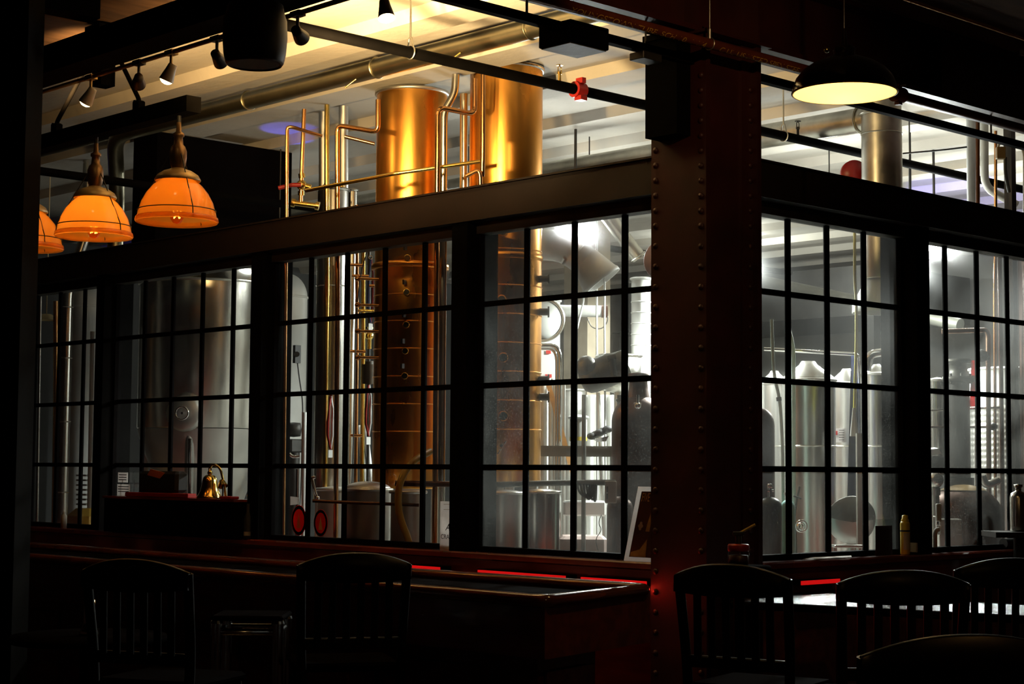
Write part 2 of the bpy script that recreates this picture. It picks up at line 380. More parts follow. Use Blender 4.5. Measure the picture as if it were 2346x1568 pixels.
ROWS = [1.083, 1.513, 1.961, 2.411, 2.83]      # bottom of glass, three bars, top of glass
def window(n, wall, a, b, spec=False, k=5):
    """wall 'L': plane X=0 between Y=a..b, wall 'R': plane Y=0 between X=a..b"""
    def B(mb, u0, u1, z0, z1, t):
        if wall == 'L': mb.box((-t, u0, z0), (t, u1, z1))
        else: mb.box((u0, -t, z0), (u1, t, z1))
    fr = MB(); B(fr, a, b, ROWS[0]-.03, ROWS[0], .03); B(fr, a, b, ROWS[4], ROWS[4]+.035, .03)
    B(fr, a-.012, a+.02, ROWS[0]-.03, ROWS[4]+.035, .028); B(fr, b-.02, b+.012, ROWS[0]-.03, ROWS[4]+.035, .028)
    w_ = struct('window_%d' % n, fr, m_mbars)
    st = (b-a)/k
    for i in range(1, k):
        m = MB(); B(m, a+i*st-.017, a+i*st+.017, ROWS[0], ROWS[4], .008); obj('glazing_bar', m, m_mbars, w_)
    for z in ROWS[1:4]:
        m = MB(); B(m, a, b, z-.0145, z+.0145, .0085); obj('glazing_bar', m, m_mbars, w_)
    g = MB(); B(g, a, b, ROWS[0], ROWS[4], .002); obj('pane', g, m_pane2 if spec else m_pane, w_)
window(1, 'L', .149, 1.58, True, 4); window(2, 'L', 1.706, 3.50); window(3, 'L', 3.62, 5.41); window(4, 'L', 5.52, 7.31)
window(5, 'R', .35, 1.69, True, 4); window(6, 'R', 1.817, 3.50, True); window(7, 'R', 3.63, 5.31); window(8, 'L', 7.45, 9.0)
k = 0
for (u, v) in ((1.58, 1.706), (3.5, 3.62), (5.41, 5.52), (7.31, 7.45)):
    k += 1; struct('trim_%d' % k, MB().box((-.115, u, 1.0), (.12, v, 2.86)), m_black)
for (u, v) in ((1.69, 1.817), (3.5, 3.63)):
    k += 1; struct('trim_%d' % k, MB().box((u, -.115, 1.0), (v, .12, 2.86)), m_black)
# header beams over the windows: a steel channel with flanges
def header(wall, a, b):
    mb = MB()
    for (t0, t1, z0, z1) in ((-.115, -.10, 2.862, 3.05), (-.13, .10, 2.862, 2.872), (-.13, .10, 3.043, 3.053)):
        if wall == 'L': mb.box((t0, a, z0), (t1, b, z1))
        else: mb.box((a, t0, z0), (b, t1, z1))
    if wall == 'L': mb.box((-.045, a, 2.80), (.045, b, 2.862))
    else: mb.box((a, -.045, 2.80), (b, .045, 2.862))
    return mb
struct('trim_7', header('L', .12, 9.0), m_brownst)
struct('trim_8', header('R', .2, 7.0), m_brownst)
# window ledges in dark red wood
struct('trim_9', MB().cbox((-.055, 4.57, 1.035), (.17, 8.86, .04), bev=.008).box((-.12, .15, .88), (-.10, 9.0, 1.015)), m_ledge)
struct('trim_10', MB().cbox((3.1, -.055, 1.035), (5.6, .17, .04), bev=.008).box((.3, -.12, .90), (5.9, -.10, 1.015)), m_ledge)

# riveted column: built-up H section, flanges facing left and right
CX0, CX1, CY0, CY1 = -.20, .22, -.197, .150
col = thing('steel_column', 'dark red riveted steel column at the corner where the two window walls meet', 'column', (0, 0, .012))
obj('flange', MB().box((CX0, CY0, .012), (CX0+.02, CY1, 3.60)), m_maroon, col)
obj('flange', MB().box((CX1-.02, CY0, .012), (CX1, CY1, 3.60)), m_maroon, col)
obj('web', MB().box((CX0+.02, -.155, .012), (CX1-.02, -.14, 3.60)).box((CX0+.02, -.197, .012), (CX0+.032, -.155, 3.6)).box((CX1-.115, -.168, .012), (CX1-.02, -.155, 3.6)).box((CX1-.032, -.197, .012), (CX1-.02, -.155, 3.6)), m_maroon, col)
obj('cap_plate', MB().box((CX0-.03, CY0-.03, 3.585), (CX1+.05, CY1+.03, 3.60)), m_maroon, col)
obj('base_plate', MB().box((CX0-.08, CY0-.08, .012), (CX1+.08, CY1+.08, .05)), m_maroon, col)
rv = None
ys = [518-34.6*i for i in range(1, 11)] + [518+46.6*i for i in range(0, 24)]
for cx_, face in ((1502, 'L'), (1606, 'L'), (1719, 'R')):
    for y in ys:
        p = onX(cx_, y, CX0) if face == 'L' else onY(cx_, y, -.168)
        if p.z < .15 or p.z > 3.4: continue
        ax = (-1, 0, 0) if face == 'L' else (0, -1, 0)
        key = face
        mb = MB().lathe([(.0155, 0), (.0145, .005), (.010, .0095), (.0001, .0115)], p, ax, 12)
        obj('rivet', mb, m_maroon, col)
obj('shadow_box', MB().box((CX0-.10, -.10, 3.10), (CX0, .10, 3.59)).box((CX0-.11, -.11, 3.59-.02), (CX0, .11, 3.60)), m_black, col, 'black box shaped for the shadow on the upper column')  # black box put where the column's upper face lies in shadow

# column at the left edge, nearer the viewer
p = pt(45, 784, 8.0)
lc = MB(); L0 = p + RT*(-.22) + FW*.22
lc.prism([(L0.x-.30, L0.y-.02), (L0.x-.02, L0.y-.30), (L0.x+.13, L0.y-.13+.0), (L0.x-.13, L0.y+.15)], .012, ZC)
q = onZ(45, 1068, 1.52)
lc = MB(); A = p; W_ = RT*(-.35); D_ = Vector((FW.x, FW.y, 0)).normalized()*.3; W_.z = 0; A = Vector((p.x, p.y, 0))
poly = [A, A+W_, A+W_+D_, A+D_*.9]
lc.prism([(v.x, v.y) for v in poly], .012, ZC)
for i in range(20):
    z = .3+.18*i; b = A + W_*.22; lc.ball((b.x, b.y, z), .013, 8)
one('steel_post', lc, m_black, 'black steel post at the left edge of the bar, in front of the pendants', 'column')

# ------------------------------------------------------------------ girders and overhead steel of the bar
g = thing('steel_girder', 'deep maroon steel girder over the column running along the right window wall', 'girder', (2, -.05, 3.59))
obj('web', MB().box((-4.5, -.06, 3.6), (9, -.04, 3.99)), m_maroon, g)
obj('flange', MB().box((-4.5, -.16, 3.60), (9, .06, 3.625)), m_maroon, g)
obj('flange', MB().box((-4.5, -.16, 3.965), (9, .06, 3.99)), m_maroon, g)
for x in (-.2, .25, -1.4, 1.9, 3.4):
    obj('stiffener', MB().box((x, -.155, 3.625), (x+.015, -.06, 3.965)), m_maroon, g)
sb = MB().box((-1.98, -.16+.0, 3.56), (-1.80, 9.0, 3.70)).box((-2.0, -.1, 3.70), (-1.78, 9.0, 3.72))
sb = MB().box((-1.98, .08, 3.60), (-1.80, 9.0, 3.615)).box((-1.98, .08, 3.735), (-1.80, 9.0, 3.75)).box((-1.9, .08, 3.615), (-1.88, 9.0, 3.735))
one('steel_beam', sb, m_black, 'black steel beam crossing the upper left of the bar above the track lights', 'beam')
sb2 = MB().box((-6.0, 2.3, 3.78), (-2.0, 2.42, 3.9)); one('steel_beam', sb2, m_black, 'short black cross beam at the top left, behind the round speaker', 'beam')
# slim channel under the girder with the black box
one('strut_channel', MB().box((-4.0, -.125, 3.445), (8.0, -.085, 3.46)).box((-4.0, -.125, 3.46), (8.0, -.12, 3.485)).box((-4.0, -.09, 3.46), (8.0, -.085, 3.485)), m_black,
    'slim black strut channel slung just below the maroon girder', 'rail')
for i, x in enumerate((-1.3, 1.2, 2.5, 4.2)):
    one('threaded_rod', MB().cyl((x, -.105, 3.485), (x, -.105, 3.6), .006, n=8), m_dark, ['thin rod holding the strut channel, left of the corner column', 'thin rod holding the strut channel, above the dome lamp', 'thin rod holding the strut channel, right of the dome lamp', 'thin rod holding the strut channel, at the far right'][i], 'rod', 'rods of the strut channel')
bx = thing('ballast_box', 'black box hanging under the strut channel left of the column', 'box', (-1.0, -.1, 3.385))
obj('housing', MB().cbox((-1.0, -.1, 3.43), (.25, .20, .10), bev=.004), m_black, bx); obj('cover', MB().cbox((-1.0, -.1, 3.378), (.23, .18, .006)), m_grey, bx, 'dull grey cover')
hg = thing('hanger_clamp', 'small dark clamp on the strut channel beside the column', 'clamp', (-.5, -.1, 3.39))
obj('clamp', MB().cbox((-.52, -.1, 3.425), (.13, .09, .035), bev=.003).cyl((-.52, -.1, 3.44), (-.52, -.1, 3.6), .005, n=8), m_dark, hg)

# stencilled steel pipe under the girder
YP, ZP, RP = -.30, 3.496, .024
sp = thing('stencilled_pipe', 'brown steel pipe with yellow stencilled lettering crossing in front of the maroon girder', 'pipe', (0, YP, ZP-RP))
obj('pipe_run', MB().cyl((-5, YP, ZP), (8, YP, ZP), RP, n=24), mat('brown_pipe_paint', (.16, .035, .015), .32, .2, .3, 6), sp)
def pipe_text(txt, x0, x1, nm='lettering'):
    mb = letters(txt, .036, (0, 0, 0), (1, 0, 0), (0, 0, 1), 0)
    w_ = max(v.x for v in mb.v); k = (x1-x0)/w_
    def fn(v):
        a = (v.z-.030)/RP - .15; r = RP+.0012
        return (x0+v.x*k, YP-math.cos(a)*r, ZP+math.sin(a)*r)
    return obj(nm, mb.bend(fn), m_steny, sp)
pipe_text('YOUNGSTOWN TUBE. SCH 10. 1 1/4', onY(1303, 15, YP).x, onY(1612, 98, YP).x)
pipe_text('C UL US LISTED SPFN STEEL SP', onY(1643, 103, YP).x, onY(1850, 158, YP).x)
x = onY(1626, 95, YP).x
hr = thing('pipe_hanger', 'loop hanger on a thin rod gripping the stencilled pipe in front of the column', 'hanger', (x, YP, ZP-RP))
obj('loop', MB().ring((x, YP, ZP), RP+.004, .0035, (1, 0, 0), 24), m_galv, hr)
obj('rod', MB().cyl((x, YP, ZP+RP+.03), (x, YP, ZC), .0045, n=8).cyl((x, YP, ZP+RP), (x, YP, ZP+RP+.045), .011, n=6), m_galv, hr)
cp = thing('pipe_coupling', 'red grooved pipe coupling right of the dome lamp', 'coupling', (onY(2058, 222, YP).x, YP, ZP-.04)); x = cp.location.x
obj('clamp_ring', MB().cyl((x-.035, YP, ZP), (x+.035, YP, ZP), .042, n=20).cbox((x, YP, ZP+.045), (.03, .03, .02)).cbox((x, YP, ZP-.045), (.03, .03, .02)), m_red, cp)
obj('bolt', MB().cyl((x, YP-.045, ZP+.045), (x, YP+.03, ZP+.045), .006, n=8), m_chrome, cp)
# conduit along the top of the girder, upper right
one('conduit', MB().cyl((1.0, -.5, 3.93), (6, -.5, 3.93), .012, n=10), m_copperp, 'thin conduit on the bar ceiling at the upper right corner', 'conduit')
cb = thing('conduit_box', 'small shiny fitting on the ceiling conduit at the right edge', 'fitting', tuple(onY(2336, 122, -.5)))
p = Vector(cb.location); obj('fitting', MB().cbox(p, (.05, .04, .035), bev=.004), m_chrome, cb)

# ------------------------------------------------------------------ dome lamp at the right
d = 6.9; c = pt(1935, 213, d)
dl = thing('dome_lamp', 'black dome pendant with a glowing cream inside, hanging right of the column', 'lamp', (c.x, c.y, c.z))
R = px(119, d)
prof = [(R, 0), (R*.985, .03), (R*.93, .062), (R*.80, .098), (R*.60, .128), (R*.36, .150), (R*.24, .160), (R*.2, .166), (.045, .185), (.040, .20), (.0001, .205)]
prof = [(r, z*.93) for r, z in prof]
obj('shade', MB().lathe(prof, c, n=64), m_shadeout, dl)
obj('lining', MB().lathe([(r-.004 if r > .06 else r, z-.003) for r, z in prof[:8]]+[(.0001, .15)], c, n=64), m_shadein, dl)
obj('rim', MB().ring(c, R, .004, n=64), m_gold, dl)
obj('stem', MB().cyl(c+Vector((.0, 0, .18)), c+Vector((0, 0, .26)), .016, .008).cyl(c+Vector((0, 0, .26)), (c.x, c.y, ZC), .005, n=10), m_shadeout, dl)
obj('wing_nut', MB().ball(c+Vector((-.055, .045, .172)), .012, 10), m_brass, dl)
obj('bulb', MB().ball(c+Vector((0, 0, .085)), .032, 16, 1.3), m_bulb, dl)
light('POINT', 'dome_bulb', c+Vector((0, 0, .03)), 7, (1, .68, .30), .04)

d2 = dup(dl, (-2.4, -3.2, 0), 0, 'added unseen dome pendant lighting the bar side, behind the viewer to the right', 'dome lamps over the bar'); dl['group'] = 'dome lamps over the bar'  # extra lamp added out of view to light the bar side
light('POINT', 'dome_bulb', d2.location+Vector((0, 0, .03)), 7, (1, .60, .24), .04)

# ------------------------------------------------------------------ three glass pendants on a hung rail
XR = -1.49
r0 = onX(444, 235, XR); ZR = 3.36
rail = thing('lamp_rail', 'black box rail carrying the three amber glass pendants', 'rail', (XR, 4.0, ZR))
obj('rail', MB().box((XR-.045, r0.y, ZR), (XR+.045, 7.0, ZR+.085)), m_black, rail)
def hang(x0, y0, z0, x1, y1, z1, rr=.011): return MB().cyl((x0, y0, z0), (x1, y1, z1), rr, n=8)
yh = onX(240, 60, XR).y; ya = onX(318, 240, XR).y; yb = onX(130, 295, XR).y
obj('hanger_post', MB().cbox((XR, yh, 3.82), (.09, .10, .36)).cbox((XR, yh, 3.96), (.16, .16, .04)), m_black, rail)
for y in (ya, yb):
    s = 1 if y > yh else -1
    obj('brace', MB().tube([(XR, y, ZR+.085), (XR, y, ZR+.15), (XR, yh+.06*s, 3.9)], .013, .02), m_black, rail)
    obj('clevis', MB().cbox((XR, y, ZR+.11), (.05, .06, .06), bev=.006).cyl((XR-.03, y, ZR+.13), (XR+.03, y, ZR+.13), .012, n=10), m_black, rail)
def pendant(p, label):
    """p: centre of the rim of the glass"""
    t = thing('glass_pendant', label, 'lamp', p, 'glass pendants on the rail'); p = Vector(p)
    prof = [(.208, 0), (.212, .012), (.205, .028), (.200, .05), (.186, .10), (.160, .15), (.128, .19), (.10, .214), (.076, .228)]
    obj('glass_shade', MB().lathe(prof, p, n=120, rib=.012), m_shade, t)
    obj('rim_band', MB().lathe([(.213, -.006), (.219, .0), (.216, .02), (.208, .024)], p, n=64), m_shade, t)
    rim = obj('wire_cage', MB().ring(p+Vector((0, 0, .058)), .205, .0028, n=48, m=6), m_dark, t)
    for a in (20, 140, 260):
        a = math.radians(a); cx_, sy = math.cos(a), math.sin(a)
        obj('wire', MB().tube([p+Vector((cx_*.214, sy*.214, .0)), p+Vector((cx_*.207, sy*.207, .06)), p+Vector((cx_*.035, sy*.035, .37)), p+Vector((0, 0, .43))], .003, .01, 6), m_dark, t)
    obj('cap', MB().lathe([(.118, .214), (.122, .222), (.108, .246), (.075, .268), (.05, .276), (.03, .285)], p, n=48), m_gold, t)
    obj('socket', MB().lathe([(.03, .28), (.040, .30), (.045, .34), (.045, .375), (.036, .40), (.026, .41), (.022, .45), (.030, .455), (.030, .47), (.015, .48), (.012, .53)], p, n=24), m_bronze, t)
    obj('hook', MB().cyl(p+Vector((0, 0, .52)), (p.x, p.y, ZR), .011, n=12), m_dark, t)
    b = obj('bulb', MB().lathe([(.0001, -.012), (.02, -.006), (.034, .015), (.036, .035), (.028, .06), (.016, .085), (.014, .10)], p, n=20), clear('amber_bulb_glass', (1, .6, .25)), t)
    obj('filament', MB().tube([p+Vector((.02*math.cos(i*2.4), .02*math.sin(i*2.4), .02+.035*(i % 2))) for i in range(9)], .0035, n=6), m_bulb, b)
    return t
c1 = onX(405, 508, XR); t1 = pendant(c1, 'amber glass pendant nearest the window corner, its dark cap in shade, glowing orange')
light('POINT', 'pendant_bulb', c1+Vector((0, 0, .06)), 1.6, (1, .58, .18), .03)
c2 = onX(215, 545, XR); c2.z = c1.z; t2 = dup(t1, c2-c1, .4, 'amber glass pendant in the middle of the rail, bright cream cap and glowing glass')
light('POINT', 'pendant_bulb', c2+Vector((0, 0, .06)), 2.6, (1, .66, .26), .03)
c3 = onX(60, 575, XR); c3.z = c1.z; t3 = dup(t1, c3-c1, .2, 'amber glass pendant at the left end, partly cut off by the black post')
light('POINT', 'pendant_bulb', c3+Vector((0, 0, .06)), 1.4, (1, .62, .24), .03)

# ------------------------------------------------------------------ track lights under the black beam
XT = -1.78
one('track_bar', MB().cyl((XT, .2, 3.588), (XT, 8.6, 3.588), .012, n=10), m_ceilbar, 'pale conduit carrying the little spotlights under the black beam', 'rail')
def head(px_, py_, label, lit, aim):
    p = onX(px_, py_, XT); a = (Vector(aim)-p).normalized()
    t = thing('track_spotlight', label, 'spotlight', p, 'track spotlights')
    obj('arm', MB().cyl((XT, p.y, 3.59), (XT, p.y, 3.525), .008, n=8).ball((XT, p.y, 3.52), .014, 10).cbox((XT, p.y, 3.585), (.04, .07, .025)), m_spk if not lit else m_gold, t)
    c_ = Vector((XT, p.y, 3.50))
    obj('lamp_can', MB().lathe([(.0001, -.03), (.022, -.028), (.026, 0), (.036, .05), (.038, .062)], c_, a, 20), m_white if lit else m_spk, t)
    obj('lens', MB().lathe([(.0001, .080), (.016, .077), (.028, .069), (.034, .058)], c_, a, 20), m_spotf if lit else m_grey, t)
    return c_ + a*.07
heads = [(208, 200, 'small lit spotlight farthest left on the track', 1, (-2.6, 5.0, 0)), (318, 165, 'unlit white-necked spotlight right of the farthest one', 0, (.5, 6, 2.5)),
         (392, 140, 'bright lit spotlight in the middle of the track', 1, (-2.6, 3.4, 0)), (497, 110, 'dark spotlight just left of the round speaker, tilted to the hall', 0, (.6, 3.2, 2.6)),
         (682, 40, 'dark spotlight just right of the round speaker', 0, (.8, 2.6, 2.9)), (882, 8, 'lit spotlight cut by the top edge of the photo', 1, (-2.2, -1, 0))]
hp = [head(*h) for h in heads]

# ------------------------------------------------------------------ round speaker
d = 7.6; s0 = pt(583, 150, d)
spk = thing('pendant_speaker', 'round dark brown pendant speaker hanging under the black beam', 'speaker', s0)
z1 = pt(583, 25, d).z - s0.z; Rw = px(74, d)
obj('cabinet', MB().lathe([(.0001, .012), (Rw*.78, .012), (Rw*.84, 0), (Rw*.90, .012), (Rw*.96, .05), (Rw, .12), (Rw*.98, .2), (Rw*.93, z1-.02), (Rw*.85, z1+.03), (.0001, z1+.04)], s0, n=48), m_spk, spk)
obj('grille', MB().lathe([(.0001, .006), (Rw*.77, .006)], s0, n=40, smooth=False), m_rubber, spk)
obj('cable', MB().cyl(s0+Vector((0, 0, z1+.03)), (s0.x, s0.y, ZC), .006, n=8), m_black, spk)

# ------------------------------------------------------------------ sprinkler pipes
def sprinkler(p, m=m_brass): # upright head
    return MB().cyl(p, p+Vector((0, 0, .035)), .009, n=8).cyl(p+Vector((0, 0, .035)), p+Vector((0, 0, .05)), .013, n=6).tube([p+Vector((-.012, 0, .05)), p+Vector((-.012, 0, .075)), p+Vector((0, 0, .085))], .003, n=6).tube([p+Vector((.012, 0, .05)), p+Vector((.012, 0, .075)), p+Vector((0, 0, .085))], .003, n=6).cyl(p+Vector((0, 0, .085)), p+Vector((0, 0, .089)), .02, n=14)
YS, ZS, RS = 1.22, 3.62, .029
pp = thing('sprinkler_pipe', 'long black sprinkler pipe crossing in front of the copper columns and the silver duct', 'pipe', (2, YS, ZS-RS))
obj('pipe_run', MB().tube([(-1.68, YS, ZC), (-1.68, YS, ZS), (10.9, YS, ZS)], RS, .06, 24), m_black, pp)
x = onY(1325, 204, YS).x
cpl = obj('coupling', MB().cyl((x-.035, YS, ZS), (x+.035, YS, ZS), .045, n=20).cbox((x, YS-.02, ZS+.05), (.03, .05, .03)).cbox((x, YS-.02, ZS-.05), (.05, .05, .025)), m_red, pp, 'red grooved coupling')
obj('sprinkler_head', sprinkler(Vector((onY(1282, 180, YS).x, YS, ZS+RS))), m_brass, pp)
obj('sprinkler_head', sprinkler(Vector((onY(1828, 318, YS).x, YS, ZS+RS))), m_dark, pp)
for (X_, Y_, lab) in ((940, 130, 'hanger rod and loop holding the black sprinkler pipe beside the yellow lit ceiling'), (1795, 315, 'hanger rod and loop holding the sprinkler pipe right of the column')):
    x = onY(X_, Y_, YS).x; h = thing('pipe_hanger', lab, 'hanger', (x, YS, ZS-RS-.004))
    obj('loop', MB().ring((x, YS, ZS), RS+.005, .004, (1, 0, 0), 24).tube([(x, YS-.022, ZS+.024), (x, YS-.01, ZS+.075), (x, YS+.01, ZS+.075), (x, YS+.022, ZS+.024)], .005, n=6), m_galv, h)
    obj('rod', MB().cyl((x, YS, ZS+.07), (x, YS, ZC-.001), .005, n=8), m_galv, h)
# second, farther lines
def line(name, a, b, r, m, label, cat='pipe'): return one(name, MB().cyl(a, b, r, n=16), m, label, cat)
pl = onY(240, 325, 3.7); 
line('sprinkler_pipe', (-5, 4.4, 3.35), (6.5, 4.4, 3.35), .027, m_black, 'black pipe crossing behind the pendants, left of the copper columns')
x1 = onX(700, 400, 1.15)
line('branch_pipe', (2.6, 1.9, 3.58), (2.6, 11.9, 3.58), .022, m_copperp, 'thin dark red branch pipe under the hall ceiling, right of the second copper column')
one('cable_channel', MB().box((1.9, 1.75, 3.42), (4.6, 1.87, 3.43)).box((1.9, 1.75, 3.43), (4.6, 1.755, 3.47)).box((1.9, 1.865, 3.43), (4.6, 1.87, 3.47)), m_galv, 'perforated steel channel just right of the second copper column', 'rail')

# ------------------------------------------------------------------ big duct over the left windows
DX, DZ, DR = -.10, 3.86, .058
dct = thing('air_duct', 'dull silver round duct running under the ceiling above the left windows', 'duct', (DX, 4, DZ-DR))
yend = onX(262, 318, DX).y
pts = [(DX, .30, DZ), (DX, yend, DZ), (DX+.30, yend+.45, DZ-.30), (DX+.32, yend+.50, DZ-.95)]
mb = MB().tube(pts, DR, .18, 32)
obj('duct_run', mb, m_ductw, dct)
for y in (1.1, 2.4, 3.7): obj('seam_band', MB().ring((DX, y, DZ), DR+.002, .006, (0, 1, 0), 40, 6), m_ductw, dct)
obj('damper_handle', MB().cyl((DX-.04, 2.55, DZ-.05), (DX-.08, 2.60, DZ-.10), .005, n=8).cyl((DX-.04, 1.62, DZ-.05), (DX-.07, 1.70, DZ-.10), .006, n=8), m_brass, dct)
line('service_pipe', (.13, .3, 3.95), (.13, 11.5, 3.95), .03, m_ductw, 'grey pipe running along the ceiling beside the round duct')

# polished vertical duct at far left, seen behind the pendants
dd = 13.6
x_, y_, z0_, z1_ = vc(150, 1250, 540, dd)
vd = thing('vertical_duct', 'polished round duct dropping to the floor behind the left pendants', 'duct', (x_, y_, 0))
obj('duct_run', MB().tube([(x_, y_, 0.0), (x_, y_, 2.9), (x_+.12, y_-.05, 3.35), (x_+.12, y_-.05, 3.93)], px(12, dd), .1, 28), m_steel, vd)
for z in (1.3, 1.85, 2.35, 2.75): obj('clamp_band', MB().ring((x_, y_, z), px(12, dd)+.002, .006, n=32, m=6), m_steel, vd)

# ================================================================== BAR FURNITURE
# bar counter (peninsula parallel to the left windows)
bar = thing('bar_counter', 'dark red wooden bar counter with a rounded raised rail in front of the windows', 'counter', (-1.15, 2.2, .012))
out_ = [(-.78, 6.5), (-1.54, 6.5), (-1.54, -.33), (-1.50, -.42), (-1.42, -.46), (-.80, -.32), (-.74, -.28), (-.72, -.20)]
pathr = [(-1.52, 6.5, .972), (-1.52, -.46, .972), (-.67, -.25, .972), (-.74, 3.0, .966), (-.76, 6.5, .966)]
obj('arm_rail', MB().tube(pathr, .028, .06, 16), m_woodr, bar)
obj('counter_top', MB().prism([(-1.49, 6.5), (-1.49, -.41), (-.70, -.215), (-.78, 6.5)], .93, .955), m_seat, bar)
ap = [(-1.52, 6.5), (-1.52, -.46), (-.66, -.255), (-.74, 6.5), (-.77, 6.5), (-.69, -.23), (-1.49, -.42), (-1.49, 6.5)]
obj('apron', MB().prism(ap, .74, .965), m_wood, bar)
obj('bar_front', MB().prism([(-1.36, 6.4), (-1.36, -.26), (-.90, -.15), (-.90, 6.4)], .012, .76), m_wood, bar)
for i in range(7):
    y = .05+.9*i
    obj('panel', MB().cbox((-1.365, y+.35, .40), (.02, .62, .52), bev=.006), m_wood, bar)
obj('panel', MB().slab([(-1.32, -.262, .14), (-.95, -.175, .14), (-.95, -.175, .66), (-1.32, -.262, .66)], (.0, -.012, 0), 1), m_wood, bar)
# red light strips tucked below the ledge
for i, (a, b) in enumerate(((onX(1010, 1310, -.2).y, onX(780, 1300, -.2).y), (onX(1298, 1324, -.2).y, onX(1092, 1313, -.2).y), (onX(1484, 1336, -.2).y, onX(1328, 1328, -.2).y))):
    s_ = thing('light_strip', ['red light strip below the window ledge, beside the dark chair', 'long red light strip below the window ledge, in the middle', 'red light strip below the window ledge, next to the column'][i], 'light strip', (-.2, (a+b)/2, .955), 'red strips under the ledge')
    obj('channel', MB().box((-.195, a, .944), (-.125, b, .972)), m_black, s_); obj('glowing_strip', MB().box((-.203, a+.01, .946), (-.1955, b-.01, .968)), m_led, s_)
light('AREA', 'red_strip_light', (-.24, .8, .95), .45, (1, .03, .015), 1.8, (-1.1, .8, .80), sy=.03)
l_ = light('AREA', 'red_strip_corner', (-.26, .2, .93), .35, (1, .03, .015), .3, (-.6, -.5, .9), sy=.03)

# high table with hammered metal top at the right ledge
tb = thing('metal_topped_table', 'dark high table with a hammered metal top below the right windows', 'table', (.3, -1.0, .012))
q = [Vector((-.16, -.27, .9)), Vector((.27, -1.95, .9)), Vector((.77, -1.95, .9)), Vector((.635, -.27, .9))]
obj('table_top', MB().slab([(a.x, a.y, .90) for a in q], (0, 0, -1), .02), m_ham, tb)
obj('edge', MB().tube([(a.x, a.y, .885) for a in q]+[(q[0].x, q[0].y, .885)], .018, n=8), m_black, tb)
for a in q:
    c_ = sum(q, Vector())/4; v = a.lerp(c_, .12); obj('leg', MB().cyl((v.x, v.y, .012), (v.x, v.y, .88), .022, n=12), m_black, tb)
a = onY(1835, 1335, -.2).x; b = onY(1925, 1332, -.2).x
s_ = thing('light_strip', 'short red light strip under the right ledge, between two chairs', 'light strip', (a, -.2, .90), 'red strips under the ledge')
zz = onY(1880, 1334, -.2).z
obj('channel', MB().box((a, -.195, zz-.012), (b, -.125, zz+.012)), m_black, s_); obj('glowing_strip', MB().box((a+.005, -.203, zz-.010), (b-.005, -.1955, zz+.010)), m_led, s_)

# bar chairs with slatted backs
def chair(p, rz, label):
    t = thing('bar_chair', label, 'chair', (0, 0, .012), 'black slat-back bar chairs')
    W = .215; zs = .70; zt = 1.165
    obj('seat', MB().cbox((0, .22, zs), (.42, .40, .035), bev=.012), m_seat, t)
    for sx in (-1, 1):
        obj('back_post', MB().tube([(sx*.19, .42, .012), (sx*.195, .40, .3), (sx*.20, .03+.0, .0)] if 0 else [(sx*.19, -.03, .012), (sx*.195, 0, zs-.1), (sx*.205, .0, zs+.1), (sx*W, -.05, zt-.05)], .019, .08, 10), m_chair, t)
        obj('leg', MB().tube([(sx*.20, .42, .012), (sx*.18, .39, zs-.02)], .018, n=10), m_chair, t)
        obj('stretcher', MB().cyl((sx*.193, -.01, .30), (sx*.195, .41, .30), .011, n=8), m_chair, t)
    obj('footrest', MB().cyl((-.195, .41, .25), (.195, .41, .25), .013, n=8), m_chair, t)
    # crest rail: curved in plan, arched on top
    n = 16; vs = []; fs = []
    for i in range(n+1):
        u = -1+2*i/n; x = u*(W+.012); y = -.055-.035*(1-u*u); top = zt-.045+.047*(1-abs(u)**2.2); bot = 1.045+.012*u*u
        for (yy, zz_) in ((y-.014, bot), (y-.012, top-.006), (y, top), (y+.012, top-.006), (y+.014, bot)): vs.append((x, yy, zz_))
    for i in range(n):
        for j in range(5): fs.append((i*5+j, (i+1)*5+j, (i+1)*5+(j+1) % 5, i*5+(j+1) % 5))
    fs += [tuple(range(4, -1, -1)), tuple(n*5+j for j in range(5))]
    obj('crest_rail', MB().add(vs, fs, True), m_chair, t)
    obj('lower_rail', MB().cbox((0, -.008, .80), (.40, .022, .045), bev=.005), m_chair, t)
    for i in range(6):
        u = (-.5+(i+.5)/6)*2
        obj('slat', MB().cbox((0, 0, 0), (.030, .012, .27), bev=.003).bend(lambda v: (u*.172+v.x, -.035+v.y-.03*(v.z+.12), .935+v.z)), m_chair, t)
    t.location = (p[0], p[1], .012); t.rotation_euler = (0, 0, rz); WL[t.name] = Vector(t.location); return t
BASE = YAW-math.pi/2     # back of the chair towards the viewer
v = pt(2062, 1300, 6.05); ch = chair((v.x, v.y), BASE, 'black slat-back bar chair in the middle of the three at the right window')
def put(px_, d_, rz, label):
    v = pt(px_, 1300, d_); c_ = dup(ch, (v.x-ch.location.x, v.y-ch.location.y, 0), BASE+rz, label); return c_
put(1690, 6.35, -.55, 'black slat-back bar chair in front of the riveted column')
put(2300, 6.95, .15, 'black bar chair at the far right edge, below the right-hand window')
put(2190, 3.7, .1, 'nearest black bar chair, only the arc of its back seen at the bottom right')
put(808, 7.0, .25, 'black bar chair at the bar counter, left of the red light strips')
put(330, 6.4, -.35, 'black slat-back bar chair at the lower left, near the chrome shaker')

